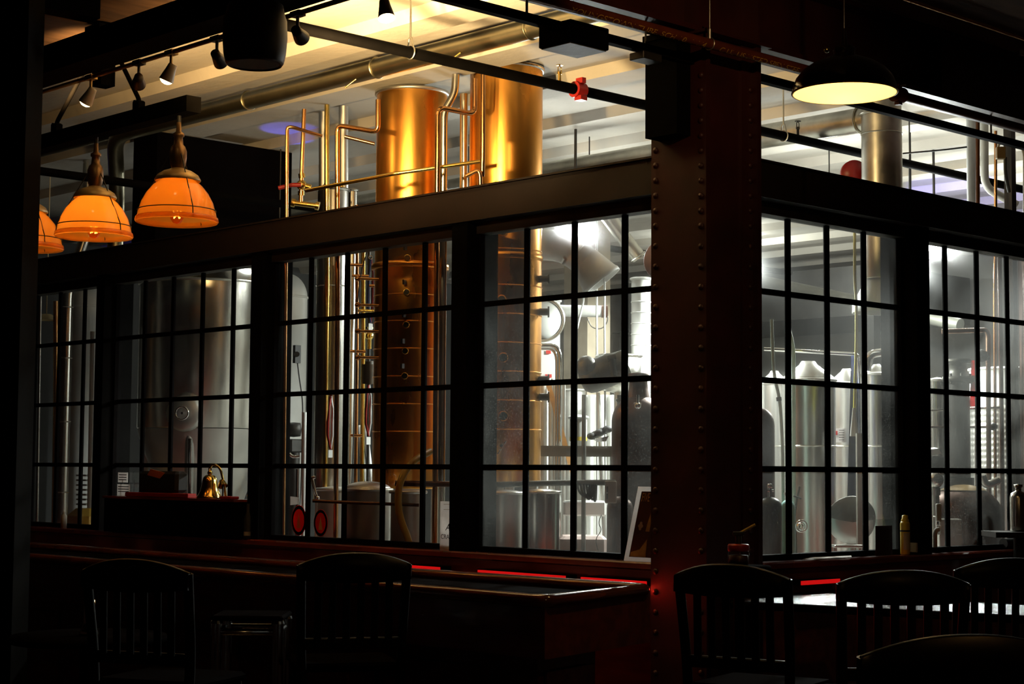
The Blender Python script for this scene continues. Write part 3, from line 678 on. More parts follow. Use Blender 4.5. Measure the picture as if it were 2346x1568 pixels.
# chrome-legged stools at the bar
def stool(a, label):
    c_ = Vector((a[0], a[1], .012)); t = thing('bar_stool', label, 'stool', c_, None)
    k = .127; zt = .845; U, V = Vector((RT.x, RT.y, 0)).normalized(), Vector((FW.x, FW.y, 0)).normalized()
    def P(x, y, z): return c_+U*x*k+V*y*k+Vector((0, 0, z))
    for sx, sy in ((-1, -1), (1, -1), (1, 1), (-1, 1)):
        obj('leg', MB().cyl(P(sx, sy, 0), P(sx, sy, zt), .0235, n=20).cyl(P(sx, sy, zt), P(sx, sy, zt+.012), .028, .024, n=20), m_satin, t)
    ring_ = ((-1, -1), (1, -1), (1, 1), (-1, 1), (-1, -1))
    obj('seat_frame', MB().tube([P(x, y, zt-.035) for x, y in ring_], .014, n=10), m_satin, t)
    obj('foot_ring', MB().tube([P(x, y, .24) for x, y in ring_], .012, n=10), m_satin, t)
    obj('seat', MB().cbox(P(0, 0, zt+.022), (.30, .30, .022), (U, V, Vector((0, 0, 1))), bev=.008), m_seat, t)
    return t
v = pt(577, 1430, 7.3); st1 = stool((v.x, v.y), 'chrome-legged stool with a dark seat at the lower left in front of the bar counter')

# small pedestal table with chrome shaker, lower left
v = onZ(203, 1456, .775)
pt_ = thing('pedestal_table', 'small round dark table at the lower left under the chrome shaker', 'table', (v.x, v.y, .012))
obj('table_top', MB().lathe([(.0001, .735), (.33, .735), (.34, .75), (.33, .763), (.0001, .763)], (v.x, v.y, .012), n=40), m_seat, pt_)
obj('pedestal', MB().lathe([(.22, 0), (.22, .015), (.05, .04), (.035, .1), (.035, .73)], (v.x, v.y, .012), n=24), m_black, pt_)
sh = thing('shaker', 'small chrome shaker standing on the round dark table', 'shaker', (v.x, v.y, .7755))
obj('body', MB().lathe([(.0001, 0), (.040, 0), (.042, .004), (.036, .02), (.028, .045), (.024, .055), (.024, .13)], (v.x, v.y, .7755), n=28), m_satin, sh)
obj('lid', MB().lathe([(.0255, .128), (.0265, .135), (.024, .15), (.012, .158), (.0001, .16)], (v.x, v.y, .7755), n=28), m_copperp, sh)

# ================================================================== THINGS ON THE LEFT LEDGE
NL, RL = Vector((-1, 0, 0)), Vector((0, -1, 0))      # left wall: outward normal, rightwards
NR, RR = Vector((0, -1, 0)), Vector((1, 0, 0))
Z1 = 1.0556                                          # top of both ledges
cab = thing('shelf_cabinet', 'low black cabinet on the ledge of the third window, the brass bell on top', 'cabinet', (-.1, 4.4, Z1))
ya, yb = 3.64, 5.20
obj('body', MB().box((-.20, ya, Z1), (-.035, yb, 1.285)), m_black, cab); obj('top', MB().box((-.21, ya-.01, 1.285), (-.03, yb+.01, 1.30)), m_wood, cab)
obj('door', MB().box((-.206, ya+.02, Z1+.02), (-.2, (ya+yb)/2-.01, 1.27)), m_black, cab); obj('door', MB().box((-.206, (ya+yb)/2+.01, Z1+.02), (-.2, yb-.02, 1.27)), m_black, cab)
ZB = 1.3005
b = onX(480, 1138, -.12); 
bell = thing('ship_bell', 'polished brass bell with a bracket on the black cabinet', 'bell', (b.x, b.y, ZB))
R = px(29, 11.6)
obj('bell_cup', MB().lathe([(R, 0), (R*1.02, .006), (R*.90, .02), (R*.74, .045), (R*.64, .075), (R*.58, .11), (R*.50, .135), (R*.36, .148), (R*.15, .154), (.0001, .155)], (b.x, b.y, ZB), n=48), m_brass, bell)
obj('bell_crown', MB().lathe([(.010, .154), (.018, .162), (.014, .175), (.006, .186)], (b.x, b.y, ZB), n=20).ring((b.x, b.y, ZB+.190), .012, .005, (1, 0, 0), 20), m_brass, bell)
obj('bracket', MB().tube([(b.x, b.y+.004, ZB+.20), (b.x, b.y-.03, ZB+.225), (b.x+.02, b.y-.085, ZB+.20), (b.x+.04, b.y-.10, ZB+.10), (b.x+.06, b.y-.10, ZB)], .0085, .03, 12), m_brass, bell)
b2 = onX(511, 1108, -.09)
bl = thing('small_bell', 'small tilted brass bell beside the big one', 'bell', (b2.x, b2.y, ZB))
obj('bell_cup', MB().lathe([(.034, 0), (.030, .012), (.022, .03), (.016, .045), (.0001, .05)], (b2.x, b2.y, b2.z-.02), (.1, .5, .9), 24), m_brass, bl)
obj('stand', MB().cyl((b2.x, b2.y, ZB), (b2.x, b2.y, b2.z-.01), .006, n=10).cyl((b2.x, b2.y, ZB), (b2.x, b2.y, ZB+.006), .03, n=20), m_dark, bl)
def card(name, x0, y0, x1, y1, X_, m, label, cat='card', th=.002, wall='L'):
    A, B_, C_, D_ = ((onX if wall == 'L' else onY)(x, y, X_) for x, y in ((x0, y1), (x1, y1), (x1, y0), (x0, y0)))
    return A, B_, C_, D_
def rect(xa, xb, y0, y1, X_):
    """left-wall rectangle seen between pixel columns xa..xb and rows y0..y1 (rows read at its centre)"""
    xm = (xa+xb)/2; return onX(xa, y1, X_).y, onX(xb, y1, X_).y, onX(xm, y1, X_).z, onX(xm, y0, X_).z
for i, (xa, xb, y0, y1, X_, lab) in enumerate(((270, 292, 1083, 1106, -.05, 'upper of two small printed cards at the left end of the cabinet'), (268, 297, 1110, 1136, -.06, 'lower printed card standing at the left end of the cabinet'))):
    a, b_, z0, z1 = rect(xa, xb, y0, y1, X_)
    if i: z0 = ZB
    t = thing('printed_card', lab, 'card', (X_, (a+b_)/2, z0), 'cards on the cabinet')
    obj('sheet', MB().box((X_, b_, z0), (X_+.003, a, z1)), m_paper, t)
    for k_ in range(3): obj('printed_line', MB().box((X_-.0006, b_+.015, z1-.02-.017*k_), (X_-.0001, a-.012, z1-.014-.017*k_)), m_ink, t)
    if not i: obj('stem', MB().box((X_+.003, (a+b_)/2-.004, ZB), (X_+.006, (a+b_)/2+.004, z0+.02)), m_dark, t)
for i, (xa, xb, y0, y1, X_, m_, lab, nm) in enumerate(((296, 440, 1127, 1137, -.16, m_red, 'long flat red tray lying on the cabinet left of the bell', 'flat_tray'), (512, 538, 1130, 1137, -.16, m_red, 'short red block on the cabinet right of the bell', 'red_block'))):
    a, b_, z0, z1 = rect(xa, xb, y0, y1, X_); one(nm, MB().cbox((X_, (a+b_)/2, ZB+(z1-z0)/2), (.07, a-b_, z1-z0), bev=.004), m_, lab, 'tray' if not i else 'block')
a, b_, z0, z1 = rect(330, 418, 1080, 1127, -.12)
t = thing('black_machine', 'dark rounded box with an orange label standing on the red tray', 'box', (-.12, (a+b_)/2, ZB+.03))
obj('casing', MB().cbox((-.12, (a+b_)/2, (ZB+.03+z1)/2), (.10, a-b_, z1-ZB-.03), bev=.02), m_rubber, t)
A, B_, C_, D_ = onX(337, 1089, -.1705), onX(366, 1097, -.1705), onX(378, 1084, -.1705), onX(345, 1075, -.1705)
obj('label_sticker', MB().slab([A, B_, C_, D_], (1, 0, 0), .003), m_orange, t)
one('wine_glass', MB().lathe([(.03, 0), (.004, .006), (.004, .06), (.02, .075), (.034, .11), (.03, .15), (.026, .17)], (-.12, onX(313, 1130, -.12).y, ZB), n=24), m_clear, 'clear stemmed glass at the left of the cabinet', 'glass')
a, b_, z0, z1 = rect(563, 572, 1152, 1212, -.12)
t = thing('bottle', 'slim dark bottle with white label at the right end of the cabinet', 'bottle', (-.12, 3.585, Z1))
yb_ = onX(568, 1200, -.12).y
obj('glass_body', MB().lathe([(.0001, 0), (.024, 0), (.025, .01), (.025, .13), (.010, .17), (.010, .22)], (-.12, yb_, Z1), n=20), m_rubber, t); obj('label_band', MB().lathe([(.0256, .02), (.0256, .045)], (-.12, yb_, Z1), n=20), m_paper, t)
t.location.y = t.location.y

# stickers and sheets on window 2
def oval(cx_, cy_, wx, hy, m_, label, inner):
    c_ = onX(cx_, cy_, -.006); ry = px(wx/2, 10.9)/.70; rz_ = px(hy/2, 10.9)
    def disc(k, off): return MB().add([(-.0045-off, c_.y+math.cos(i*math.pi/24)*ry*k, c_.z+math.sin(i*math.pi/24)*rz_*k) for i in range(48)]+[(-.0025-off*.5, c_.y+math.cos(i*math.pi/24)*ry*k, c_.z+math.sin(i*math.pi/24)*rz_*k) for i in range(48)], [tuple(range(47, -1, -1)), tuple(range(48, 96))]+[(i, (i+1) % 48, 48+(i+1) % 48, 48+i) for i in range(48)])
    t = thing('round_sticker', label, 'sticker', (-.004, c_.y, c_.z-rz_), 'round stickers on the second window')
    obj('disc', disc(1, 0), m_, t); obj('printed_ring', MB().ring((-.0052, c_.y, c_.z), 1, .12, (1, 0, 0), 48, 6).bend(lambda v: (-.0053, c_.y+(v.y-c_.y)*ry*.86, c_.z+(v.z-c_.z)*rz_*.86)), inner, t)
    obj('printed_figure', MB().slab([(-.0056, c_.y-.02, c_.z-.5*rz_), (-.0056, c_.y+.02, c_.z-.5*rz_), (-.0056, c_.y+.008, c_.z+.1*rz_), (-.0056, c_.y, c_.z+.5*rz_), (-.0056, c_.y-.008, c_.z+.1*rz_)], (1, 0, 0), .0006).add([(-.006, c_.y-.014, c_.z-.1*rz_), (-.006, c_.y+.014, c_.z-.1*rz_), (-.006, c_.y+.014, c_.z-.02*rz_), (-.006, c_.y-.014, c_.z-.02*rz_)], [(0, 1, 2, 3)]), inner, t)
oval(684, 1193, 38, 68, m_redp, 'plain dark red round sticker in the lower left corner of the second window', m_orange)
oval(734, 1199, 35, 60, m_redp, 'red round sticker with a cream printed ring on the second window', m_cream)
a, b_, z0, z1 = rect(1003, 1060, 1150, 1244, -.06)
t = thing('lettered_sheet', 'white sheet reading CRAFT standing in the right corner of the second window', 'sign', (-.045, (a+b_)/2, Z1))
z0 = Z1; obj('sheet', MB().box((-.045, b_, z0), (-.040, a, z1)), m_paper, t)
obj('lettering', letters('Ame', .055, (-.045, a-.045, z0+.105), RL, (0, 0, 1), .0005, shear=.35), m_ink, t)
obj('lettering', letters('CRAFT', .036, (-.045, a-.008, z0+.058), RL, (0, 0, 1), .0005), m_ink, t)
obj('printed_frame', MB().box((-.0457, a-.085, z1-.045), (-.0452, a-.03, z1-.043)).box((-.0457, a-.085, z1-.017), (-.0452, a-.03, z1-.015)), m_tan, t)
# framed poster leaning by the column
X_ = -.10
A, B_, C_, D_ = onX(1429, 1268, -.13), onX(1500, 1271, -.13), onX(1502, 1115, -.075), onX(1446, 1115, -.075)
A.z = B_.z = Z1+.001
B_ = Vector((A.x, A.y-.255, A.z)); h_ = D_.z-A.z; D_ = Vector((-.075, A.y-.045, A.z+h_)); C_ = Vector((-.075, B_.y-.045, A.z+h_))
t = thing('framed_poster', 'white-framed poster headed FIVE ST leaning against the window beside the column', 'poster', (A+B_)/2)
u_ = (B_-A).normalized(); v_ = (D_-A); n_ = u_.cross(v_).normalized()
obj('frame', MB().slab([A, B_, C_, D_], -n_, .008), m_paper, t)
def inr(s0, t0, s1, t1, e): return [A+(B_-A)*s+v_*q+n_*e for s, q in ((s0, t0), (s1, t0), (s1, t1), (s0, t1))]
obj('picture', MB().slab(inr(.12, .055, .9, .935, .0012), -n_, .001), mat('deep_red_print', (.055, .006, .004), .5, 0, .5, 10), t)
obj('painted_glow', MB().slab(inr(.14, .06, .55, .20, .0022)[:2]+[A+(B_-A)*.5+v_*.30+n_*.0022, A+(B_-A)*.36+v_*.16+n_*.0022, A+(B_-A)*.15+v_*.12+n_*.0022], -n_, .0005), m_picgold, t)
obj('painted_glow', MB().slab([A+(B_-A)*s+v_*q+n_*.0022 for s, q in ((.42, .4), (.52, .4), (.52, .68), (.47, .66), (.43, .5))], -n_, .0005), m_picgold, t)
mb = MB()
for k_ in range(4):
    c_ = A+(B_-A)*(.27+.03*math.cos(k_*1.57))+v_*(.47+.035*math.sin(k_*1.57))+n_*.0025; mb.lathe([(.0001, 0), (.009, 0)], c_, n_, 12, smooth=False)
obj('painted_flower', mb, m_paper, t)
O_ = A+(B_-A)*.16+v_*.80+n_*.0015
obj('lettering', letters('FIVE ST', .062, O_, u_, v_, .001, shear=.1).bend(lambda v: v-u_*((v-O_).dot(u_)*.52)), m_cream, t)

# ================================================================== THE BREWING HALL
def drum(name, label, cat, px_, wpx, d, ytop, ybot=None, m=m_steel, dome=.0, cone=.0, z0=0., bands=(), n=48, rim=True, lid=None):
    """upright round vessel; pixel column, width in pixels, depth; rows of its top and bottom edge"""
    x, y, zb, zt = vc(px_, ytop, ybot or 1200, d); R = px(wpx/2, d)
    if ybot is None: zb = z0
    t = thing(name, label, cat, (x, y, zb))
    prof = [(.0001, zb)] if zb > 0 else [(.0001, 0)]
    prof = [(.0001, zb), (R*.98, zb), (R, zb+.01), (R, zt)]
    obj('vessel', MB().lathe(prof, (x, y, 0), n=n), m, t)
    top = []
    if dome:
        top = [(R*math.cos(i*math.pi/16), zt+dome*math.sin(i*math.pi/16)) for i in range(8)]+[(.0001, zt+dome)]
    elif cone: top = [(R, zt), (R*.97, zt+cone*.15), (R*.35, zt+cone*.8), (R*.25, zt+cone), (.0001, zt+cone)]
    else: top = [(R*1.0, zt), (R*.97, zt+.012), (.0001, zt+.02)]
    obj('lid', MB().lathe(top, (x, y, 0), n=n), lid or m, t)
    if rim: obj('rim', MB().ring((x, y, zt), R+.003, .010, n=n), m, t)
    for b_ in bands:
        zz = vc(px_, b_, b_+1, d)[2]; obj('weld_band', MB().ring((x, y, zz), R+.001, .0045, n=n, m=6), m, t)
    return t, x, y, R, zb, zt
def riser(name, label, xs, d, r, m, cat='pipe', fil=.03, group=None):
    """pipe through (pixel x, pixel y[, depth offset]) points"""
    P = [pt(q[0], q[1], d+(q[2] if len(q) > 2 else 0)) for q in xs]; v = P[-1]-P[-2]
    if v.z < -.8*v.length and P[-1].z < 2.4: P[-1] = Vector((P[-1].x, P[-1].y, .0))
    return one(name, MB().tube(P, r, fil, 14), m, label, cat, group)

# --- the two copper rectifying columns
t, x, y, R, zb, zt = drum('copper_column', 'left copper distillation column with round sight glasses and a wide flange', 'still column', 939, 162, 11.0, 216, 1120, m_copper, bands=(680, 741, 803, 866, 928, 990))
obj('head_flange', MB().lathe([(R, zt-.012), (R*1.06, zt-.010), (R*1.06, zt+.010), (R, zt+.012)], (x, y, 0), n=64), m_steelr, t)
zf = vc(939, 612, 613, 11.0)[2]; obj('middle_flange', MB().lathe([(R, zf-.02), (R*1.09, zf-.016), (R*1.10, zf), (R*1.09, zf+.016), (R, zf+.022)], (x, y, 0), n=64), m_copper, t)
def port(p, nrm, r, par, m1=m_brass, m2=m_rubber, nm='sight_glass'):
    o_ = obj(nm, MB().lathe([(r*1.25, -.01), (r*1.3, .02), (r*1.15, .028), (r, .028)], p, nrm, 24), m1, par)
    obj('glass_disc', MB().lathe([(.0001, .022), (r*1.02, .022)], p, nrm, 24, smooth=False), m2, o_)
def on_drum(x, y, R, px_, py_, d):
    """point on the near side of an upright drum under a pixel, and its normal"""
    r = ray(px_, py_); ox, oy = CAM.x-x, CAM.y-y; a = r.x*r.x+r.y*r.y; b_ = 2*(ox*r.x+oy*r.y); c_ = ox*ox+oy*oy-R*R
    q = b_*b_-4*a*c_; tt = (-b_-math.sqrt(max(q, 0)))/(2*a); p = CAM+r*tt; return p, Vector((p.x-x, p.y-y, 0)).normalized()
for (a_, b_) in ((934, 592), (932, 670), (931, 745), (929, 805), (928, 862)):
    p, nn = on_drum(x, y, R, a_, b_, 11); port(p, nn, .017, t)
    p, nn = on_drum(x, y, R, a_-4, b_-22, 11); obj('valve_stub', MB().cyl(p, p+nn*.035, .008, n=8).cbox(p+nn*.035, (.018, .018, .03)), m_rubber, t)
for i in range(4):
    zz = vc(858, 640+60*i, 641+60*i, 11)[2]; p, nn = on_drum(x, y, R, 868, 640+60*i, 11)
    obj('side_tap', MB().cyl(p, p+RT*-.09+nn*.05, .009, n=10).ball(p+RT*-.09+nn*.05, .018, 10), m_copperp, t)
lg = [(x+R*.8*math.cos(a), y+R*.8*math.sin(a)) for a in (0.6, 2.2, 3.8, 5.4)]
for a, b_ in lg: obj('leg', MB().cyl((a, b_, 0), (a, b_, zb), .03, n=12), m_steelr, t)

t, x, y, R, zb, zt = drum('copper_column', 'right copper distillation column, the taller one, with sight ports low down', 'still column', 1157, 168, 10.7, 162, 1112, m_copper, bands=(515, 578, 660, 725, 790, 855, 920, 985))
obj('head_flange', MB().lathe([(R, zt-.012), (R*1.05, zt-.010), (R*1.05, zt+.010), (R, zt+.012)], (x, y, 0), n=64), m_steelr, t)
zf = vc(1157, 592, 593, 10.7)[2]; obj('middle_flange', MB().lathe([(R, zf-.02), (R*1.03, zf-.010), (R*1.03, zf+.010), (R, zf+.02)], (x, y, 0), n=64), m_copper, t)
for (a_, b_) in ((1153, 531), (1150, 688), (1153, 820), (1153, 954)):
    p, nn = on_drum(x, y, R, a_, b_, 10.7); port(p, nn, .024, t, m_copper)
for b_ in (640, 715, 870, 910):
    p, nn = on_drum(x, y, R, 1236, b_, 10.7); obj('side_tap', MB().cyl(p, p+RT*.05, .022, n=12).cyl(p+RT*.05, p+RT*.06, .034, n=16), m_dark, t)
p, nn = on_drum(x, y, R, 1150, 1022, 10.7); obj('drain_tap', MB().cyl(p, p+nn*.08, .01, n=8).cyl(p+nn*.08+RT*.03+Vector((0, 0, .03)), p+nn*.08-RT*.02-Vector((0, 0, .05)), .004, n=6), m_chrome, t)
for a in (0.6, 2.2, 3.8, 5.4): obj('leg', MB().cyl((x+R*.8*math.cos(a), y+R*.8*math.sin(a), 0), (x+R*.8*math.cos(a), y+R*.8*math.sin(a), zb), .03, n=12), m_steelr, t)

# --- pipework around the columns
riser('copper_pipe', 'bright pipe rising to an elbow and joining the top of the left copper column', [(866, 228), (866, 303), (773, 287, .1), (773, 700, .1), (773, 1110, .1)], 10.75, .0155, m_copperp, fil=.045)
riser('copper_pipe', 'thin copper pipe crossing level behind the bright elbow pipe, left of the left column', [(790, 313), (858, 330)], 10.95, .012, m_copperp)
riser('copper_pipe', 'slim copper pipe with a bend at its top, farthest left of the column pipework', [(737, 312), (668, 291, -.1), (658, 292, -.1), (656, 500, -.1), (654, 700, -.1), (652, 1180, -.1)], 11.1, .012, m_copperp, fil=.02)
riser('steel_pipe', 'bright steel pipe rising left of the red valve handle elbow', [(749, 240), (749, 640), (747, 1110)], 11.6, .017, m_brass)
riser('steel_pipe', 'dark steel pipe behind the bright one, left of the left column', [(742, 235), (742, 440)], 12.2, .036, m_steelr)
riser('steel_pipe', 'dark steel pipe between the bright elbow pipe and the left column', [(787, 232), (787, 440)], 12.0, .034, m_steelr)
riser('steel_pipe', 'bent bright pipe looping between the two copper columns', [(1088, 180), (1088, 262), (1003, 246, -.15), (1000, 700, -.15), (998, 1110, -.15)], 10.4, .016, m_copperp, fil=.05)
riser('steel_pipe', 'straight pipe slanting at the top beside the left copper column', [(1044, 170), (1042, 212), (1017, 256), (1014, 700), (1012, 1110)], 10.62, .024, m_steel, fil=.04)
riser('steel_pipe', 'straight bright pipe left of the right copper column', [(1063, 215), (1062, 700), (1061, 1110)], 10.9, .026, m_steel)
riser('copper_pipe', 'slim bright pipe standing in front of the right copper column', [(1107, 165), (1106, 360), (1105, 405)], 10.3, .015, m_copperp)
riser('copper_pipe', 'short hooked pipe at the foot of the right column above the header beam', [(1067, 404), (1095, 390), (1100, 400), (1102, 470), (1101, 1110)], 10.25, .013, m_copperp, fil=.02)
riser('copper_pipe', 'long slim bar crossing from the valve to the right copper column', [(700, 437, .2), (905, 398, 0), (1108, 369, 0)], 10.35, .012, m_brass, fil=.02)
# valve assembly on the left
t = thing('valve_assembly', 'brass valve on an upright pipe with a long red handle, left of the copper columns', 'valve', pt(693, 470, 11.3))
obj('pipe_run', MB().tube([pt(697, 250, 11.3), pt(691, 400, 11.3), pt(689, 465, 11.3)], .014, n=12), m_copperp, t)
obj('valve_body', MB().cyl(pt(692, 408, 11.3), pt(691, 398, 11.3), .022, n=10).ball(pt(691, 424, 11.3), .034, 14).cyl(pt(690, 438, 11.3), pt(690, 448, 11.3), .022, n=8).cyl(pt(691, 424, 11.3), pt(712, 430, 11.3), .02, n=10), m_brass, t)
obj('handle', MB().tube([pt(690, 424, 11.2), pt(670, 424, 11.2), pt(638, 431, 11.2)], .014, n=8), m_red, t, 'red handle')
obj('tee_pipe', MB().cyl(pt(672, 465, 11.3), pt(727, 472, 11.3), .018, n=14).cyl(pt(668, 464, 11.3), pt(676, 466, 11.3), .028, n=12).cyl(pt(723, 471, 11.3), pt(731, 473, 11.3), .028, n=12), m_brass, t)

# --- gold-reflecting stainless column and its neighbours
t, x, y, R, zb, zt = drum('steel_column_still', 'tall polished steel column left of the copper ones, its top just above the header', 'still column', 758, 70, 11.9, 436, 1150, m_steel, bands=(655,))
for a in range(6):
    an = a*1.047; obj('top_nozzle', MB().cyl((x+R*.6*math.cos(an), y+R*.6*math.sin(an), zt), (x+R*.6*math.cos(an), y+R*.6*math.sin(an), zt+.04), .014, n=10), m_brass, t)
for a in (0.6, 2.7, 4.8): obj('leg', MB().cyl((x+R*.7*math.cos(a), y+R*.7*math.sin(a), 0), (x+R*.7*math.cos(a), y+R*.7*math.sin(a), zb), .02, n=10), m_steelr, t)
drum('steel_tube', 'slim silvery steel tube just right of the tall polished column', 'tube', 803, 20, 12.3, 436, None, m_steel, z0=0)
for i, (a_, d_, r_, m_, lab) in enumerate(((818, 11.6, .012, m_copperp, 'slim copper pipe right of the silvery tube'), (832, 11.7, .015, m_brass, 'brass-coloured pipe right of the slim copper pipe'), (845, 11.8, .011, m_dark, 'thin dark pipe nearest the left edge of the left copper column'))):
    riser('process_pipe', lab, [(a_, 470), (a_, 800), (a_-1, 1140)], d_, r_, m_)
for i, (y_, x0_, x1_, lab) in enumerate(((607, 800, 835, 'upper short cross pipe'), (632, 806, 845, 'second short cross pipe, with a dark union'), (655, 846, 870, 'third short cross pipe, touching the copper column'), (712, 820, 872, 'brass cross pipe with a valve'), (805, 802, 838, 'hooked cross pipe near the middle window bar'), (998, 803, 830, 'lowest cross pipe above the pot'))):
    riser('cross_pipe', lab+', between the steel and copper columns', [(x0_, y_), (x1_, y_+1)], 11.55, .010, m_copperp if i != 3 else m_brass)
one('valve', MB().ball(pt(846, 770, 11.78), .03, 12).cyl(pt(846, 755, 11.78), pt(846, 800, 11.78), .016, n=10).cbox(pt(846, 752, 11.78), (.05, .02, .012)), m_brass, 'brass valve at the left edge of the left copper column', 'valve')
one('pump_head', MB().cyl(pt(846, 835, 11.5), pt(846, 880, 11.5), .05, n=20).cyl(pt(846, 828, 11.5), pt(846, 836, 11.5), .03, n=14), m_grey, 'grey cylindrical pump head between the steel and copper columns', 'pump')
# lanyards hanging
def ribbon(px_, y0, y1, d, m_, label, w_=.022):
    t = thing('lanyard', label, 'lanyard', pt(px_, y1, d), 'lanyards hanging in the second window')
    P0 = pt(px_, y0, d); P1 = pt(px_-6, (y0+y1)/2, d-.03); P2 = pt(px_+4, (y0+y1)/2, d+.0); P3 = pt(px_, y1, d)
    def strip(pts):
        vs = []
        for k_, p in enumerate(pts): s_ = RT*(w_/2*(.5+.5*math.cos(k_*1.3)**2)); vs += [p-s_, p+s_, p+s_+FW*.003, p-s_+FW*.003]
        fs = []
        for k_ in range(len(pts)-1):
            for j in range(4): fs.append((k_*4+j, k_*4+(j+1) % 4, k_*4+4+(j+1) % 4, k_*4+4+j))
        return MB().add(vs, fs, True)
    obj('strap', strip([P0.lerp(P1, .0), P0.lerp(P1, .5), P1, P1.lerp(P3, .5)-RT*.01, P3]), m_, t)
    obj('strap', strip([P0, P0.lerp(P2, .5)+RT*.01, P2+FW*.01, P2.lerp(P3, .5)+RT*.006+FW*.01, P3+FW*.006]), m_red if m_ is not m_red else m_white, t)
    obj('clip', MB().ring(P0, .012, .003, FW, 14), m_chrome, t)
    obj('badge', MB().cbox(P3-Vector((0, 0, .03)), (.035, .004, .05)), m_white, t)
ribbon(757, 905, 1030, 11.5, m_red, 'red lanyard with a white badge hanging on the polished steel column')
ribbon(844, 878, 1000, 11.46, m_red, 'narrow red lanyard left of the left copper column')
ribbon(937, 900, 1000, 10.755, m_blue, 'red, white and blue lanyard hanging on the left copper column')
ribbon(849, 590, 740, 11.755, m_blue, 'long red, white and blue lanyard beside the upper left copper column', .018)
# yellow hose in front of the column foot
one('hose', MB().tube([pt(985, 1035, 10.4), pt(940, 1060, 10.2), pt(912, 1110, 10.12), pt(912, 1180, 10.12), pt(940, 1245, 10.12), pt(965, 1400, 10.12), Vector((pt(965, 1400, 10.12).x, pt(965, 1400, 10.12).y, .02))], .021, .12, 14), m_yelhose, 'amber hose curling down in front of the left copper column', 'hose')

# --- pots along the foot of the columns
drum('kettle', 'dark stainless pot at the left foot of the polished column, third of the row', 'pot', 768, 84, 11.4, 1122, None, m_steelr, dome=.02)
drum('kettle', 'wide brushed pot with a bright domed top, middle of the second window', 'pot', 842, 108, 10.55, 1122, None, m_steelr, dome=.05)
drum('kettle', 'brushed pot behind the amber hose under the left copper column', 'pot', 935, 80, 10.35, 1128, None, m_steelr, dome=.02)
drum('kettle', 'shaded pot under the right copper column, left pane of the first window', 'pot', 1160, 70, 10.1, 1130, None, m_steelr, dome=.02)
drum('kettle', 'shiny stainless pot with a bright top in the middle of the first window', 'pot', 1243, 78, 10.05, 1128, None, m_steel, dome=.02)
riser('steel_pipe', 'level dark pipe with fittings above the pots in the first window', [(1110, 1112), (1290, 1107), (1410, 1106)], 10.15, .017, m_grey)
riser('steel_pipe', 'reddish level pipe across the pots in the second window', [(716, 1148), (800, 1152), (960, 1158)], 10.2, .010, m_dkcopper)
riser('steel_pipe', 'level brass pipe right of the amber hose', [(905, 1108), (1036, 1110)], 10.2, .017, m_dkcopper)
one('water_trap', MB().cyl(pt(898, 1090, 10.4), pt(898, 1060, 10.4), .012, n=10).lathe([(.0001, -.06), (.02, -.055), (.026, -.03), (.026, 0), (.012, .01)], pt(898, 1090, 10.4), n=18), m_clear, 'small clear water trap at the left of the amber hose', 'fitting')
one('tap', MB().tube([pt(722, 1094, 10.9), pt(714, 1094, 10.9), pt(722, 1130, 10.9), pt(727, 1145, 10.9)], .010, .02, 10).ball(pt(727, 1142, 10.9), .015, 10), m_chrome, 'chrome tap at the lower left of the second window above the round sticker', 'tap')
for i, a_ in enumerate((822, 836)): one('ladder_rail', MB().tube([pt(a_, 975, 12.6), pt(a_+18, 1128, 12.6), Vector((*pt(a_+60, 1128, 12.6).xy, 0))], .018, n=8), m_white, ['left white slanting rail behind the pots', 'right white slanting rail behind the pots'][i], 'ladder', 'white slanting rails')
one('cord', MB().tube([pt(846, 560, 11.35), pt(822, 640, 11.35), pt(814, 800, 11.35), pt(812, 900, 11.35), pt(806, 1120, 11.3), Vector((*pt(797, 1170, 11.2).xy, .01))], .004, .2, 6), m_rubber, 'thin black cord hanging left of the left copper column', 'cord')

# --- large fermenter in window 3 and its neighbours
t, x, y, R, zb, zt = drum('fermenter', 'large brushed steel fermenter filling the third window', 'tank', 470, 300, 14.2, 655, 985, m_steel, dome=.28, n=64)
obj('skirt', MB().lathe([(R*.99, zb), (R*.97, zb-.05), (R*.30, .75), (.05, .62), (.0001, .62)], (x, y, 0), n=64), m_steelr, t)
p, nn = on_drum(x, y, R, 425, 948, 14); obj('manway', MB().lathe([(.14, -.01), (.145, .03), (.12, .05), (.06, .06), (.0001, .062)], p, nn, 32), m_steelr, t)
obj('handwheel', MB().ring(p+nn*.10, .05, .007, nn, 24).cyl(p, p+nn*.10, .01, n=8), m_chrome, t)
for a in (.7, 2.3, 3.9, 5.4): obj('leg', MB().cyl((x+R*.9*math.cos(a), y+R*.9*math.sin(a), 0), (x+R*.9*math.cos(a), y+R*.9*math.sin(a), zb), .035, n=12), m_steelr, t)
drum('tank', 'whitish steel tank with a domed top between the third and second windows', 'tank', 652, 96, 15.6, 682, None, m_white, dome=.22)
riser('process_pipe', 'bright steel riser with a joint in the third window, right of the bell', [(436, 1005, 0), (436, 1070), (441, 1250)], 13.2, .018, m_chrome, fil=.02)
one('pressure_gauge', MB().cyl(pt(680, 812, 12.6), pt(680, 812, 12.55), .02, n=16).cbox(pt(680, 812, 12.6), (.05, .03, .13)), m_rubber, 'black controller box on a cord in front of the whitish tank', 'controller')
one('cord', MB().tube([pt(681, 828, 12.6), pt(686, 870, 12.6), pt(694, 920, 12.6), pt(690, 1100, 12.6), Vector((*pt(675, 1170, 12.6).xy, .01))], .005, .1, 6), m_rubber, 'black cord hanging from the small controller box', 'cord')
riser('process_pipe', 'pale upright pipe at the left of the second window', [(698, 945), (698, 1300)], 12.2, .020, m_white)
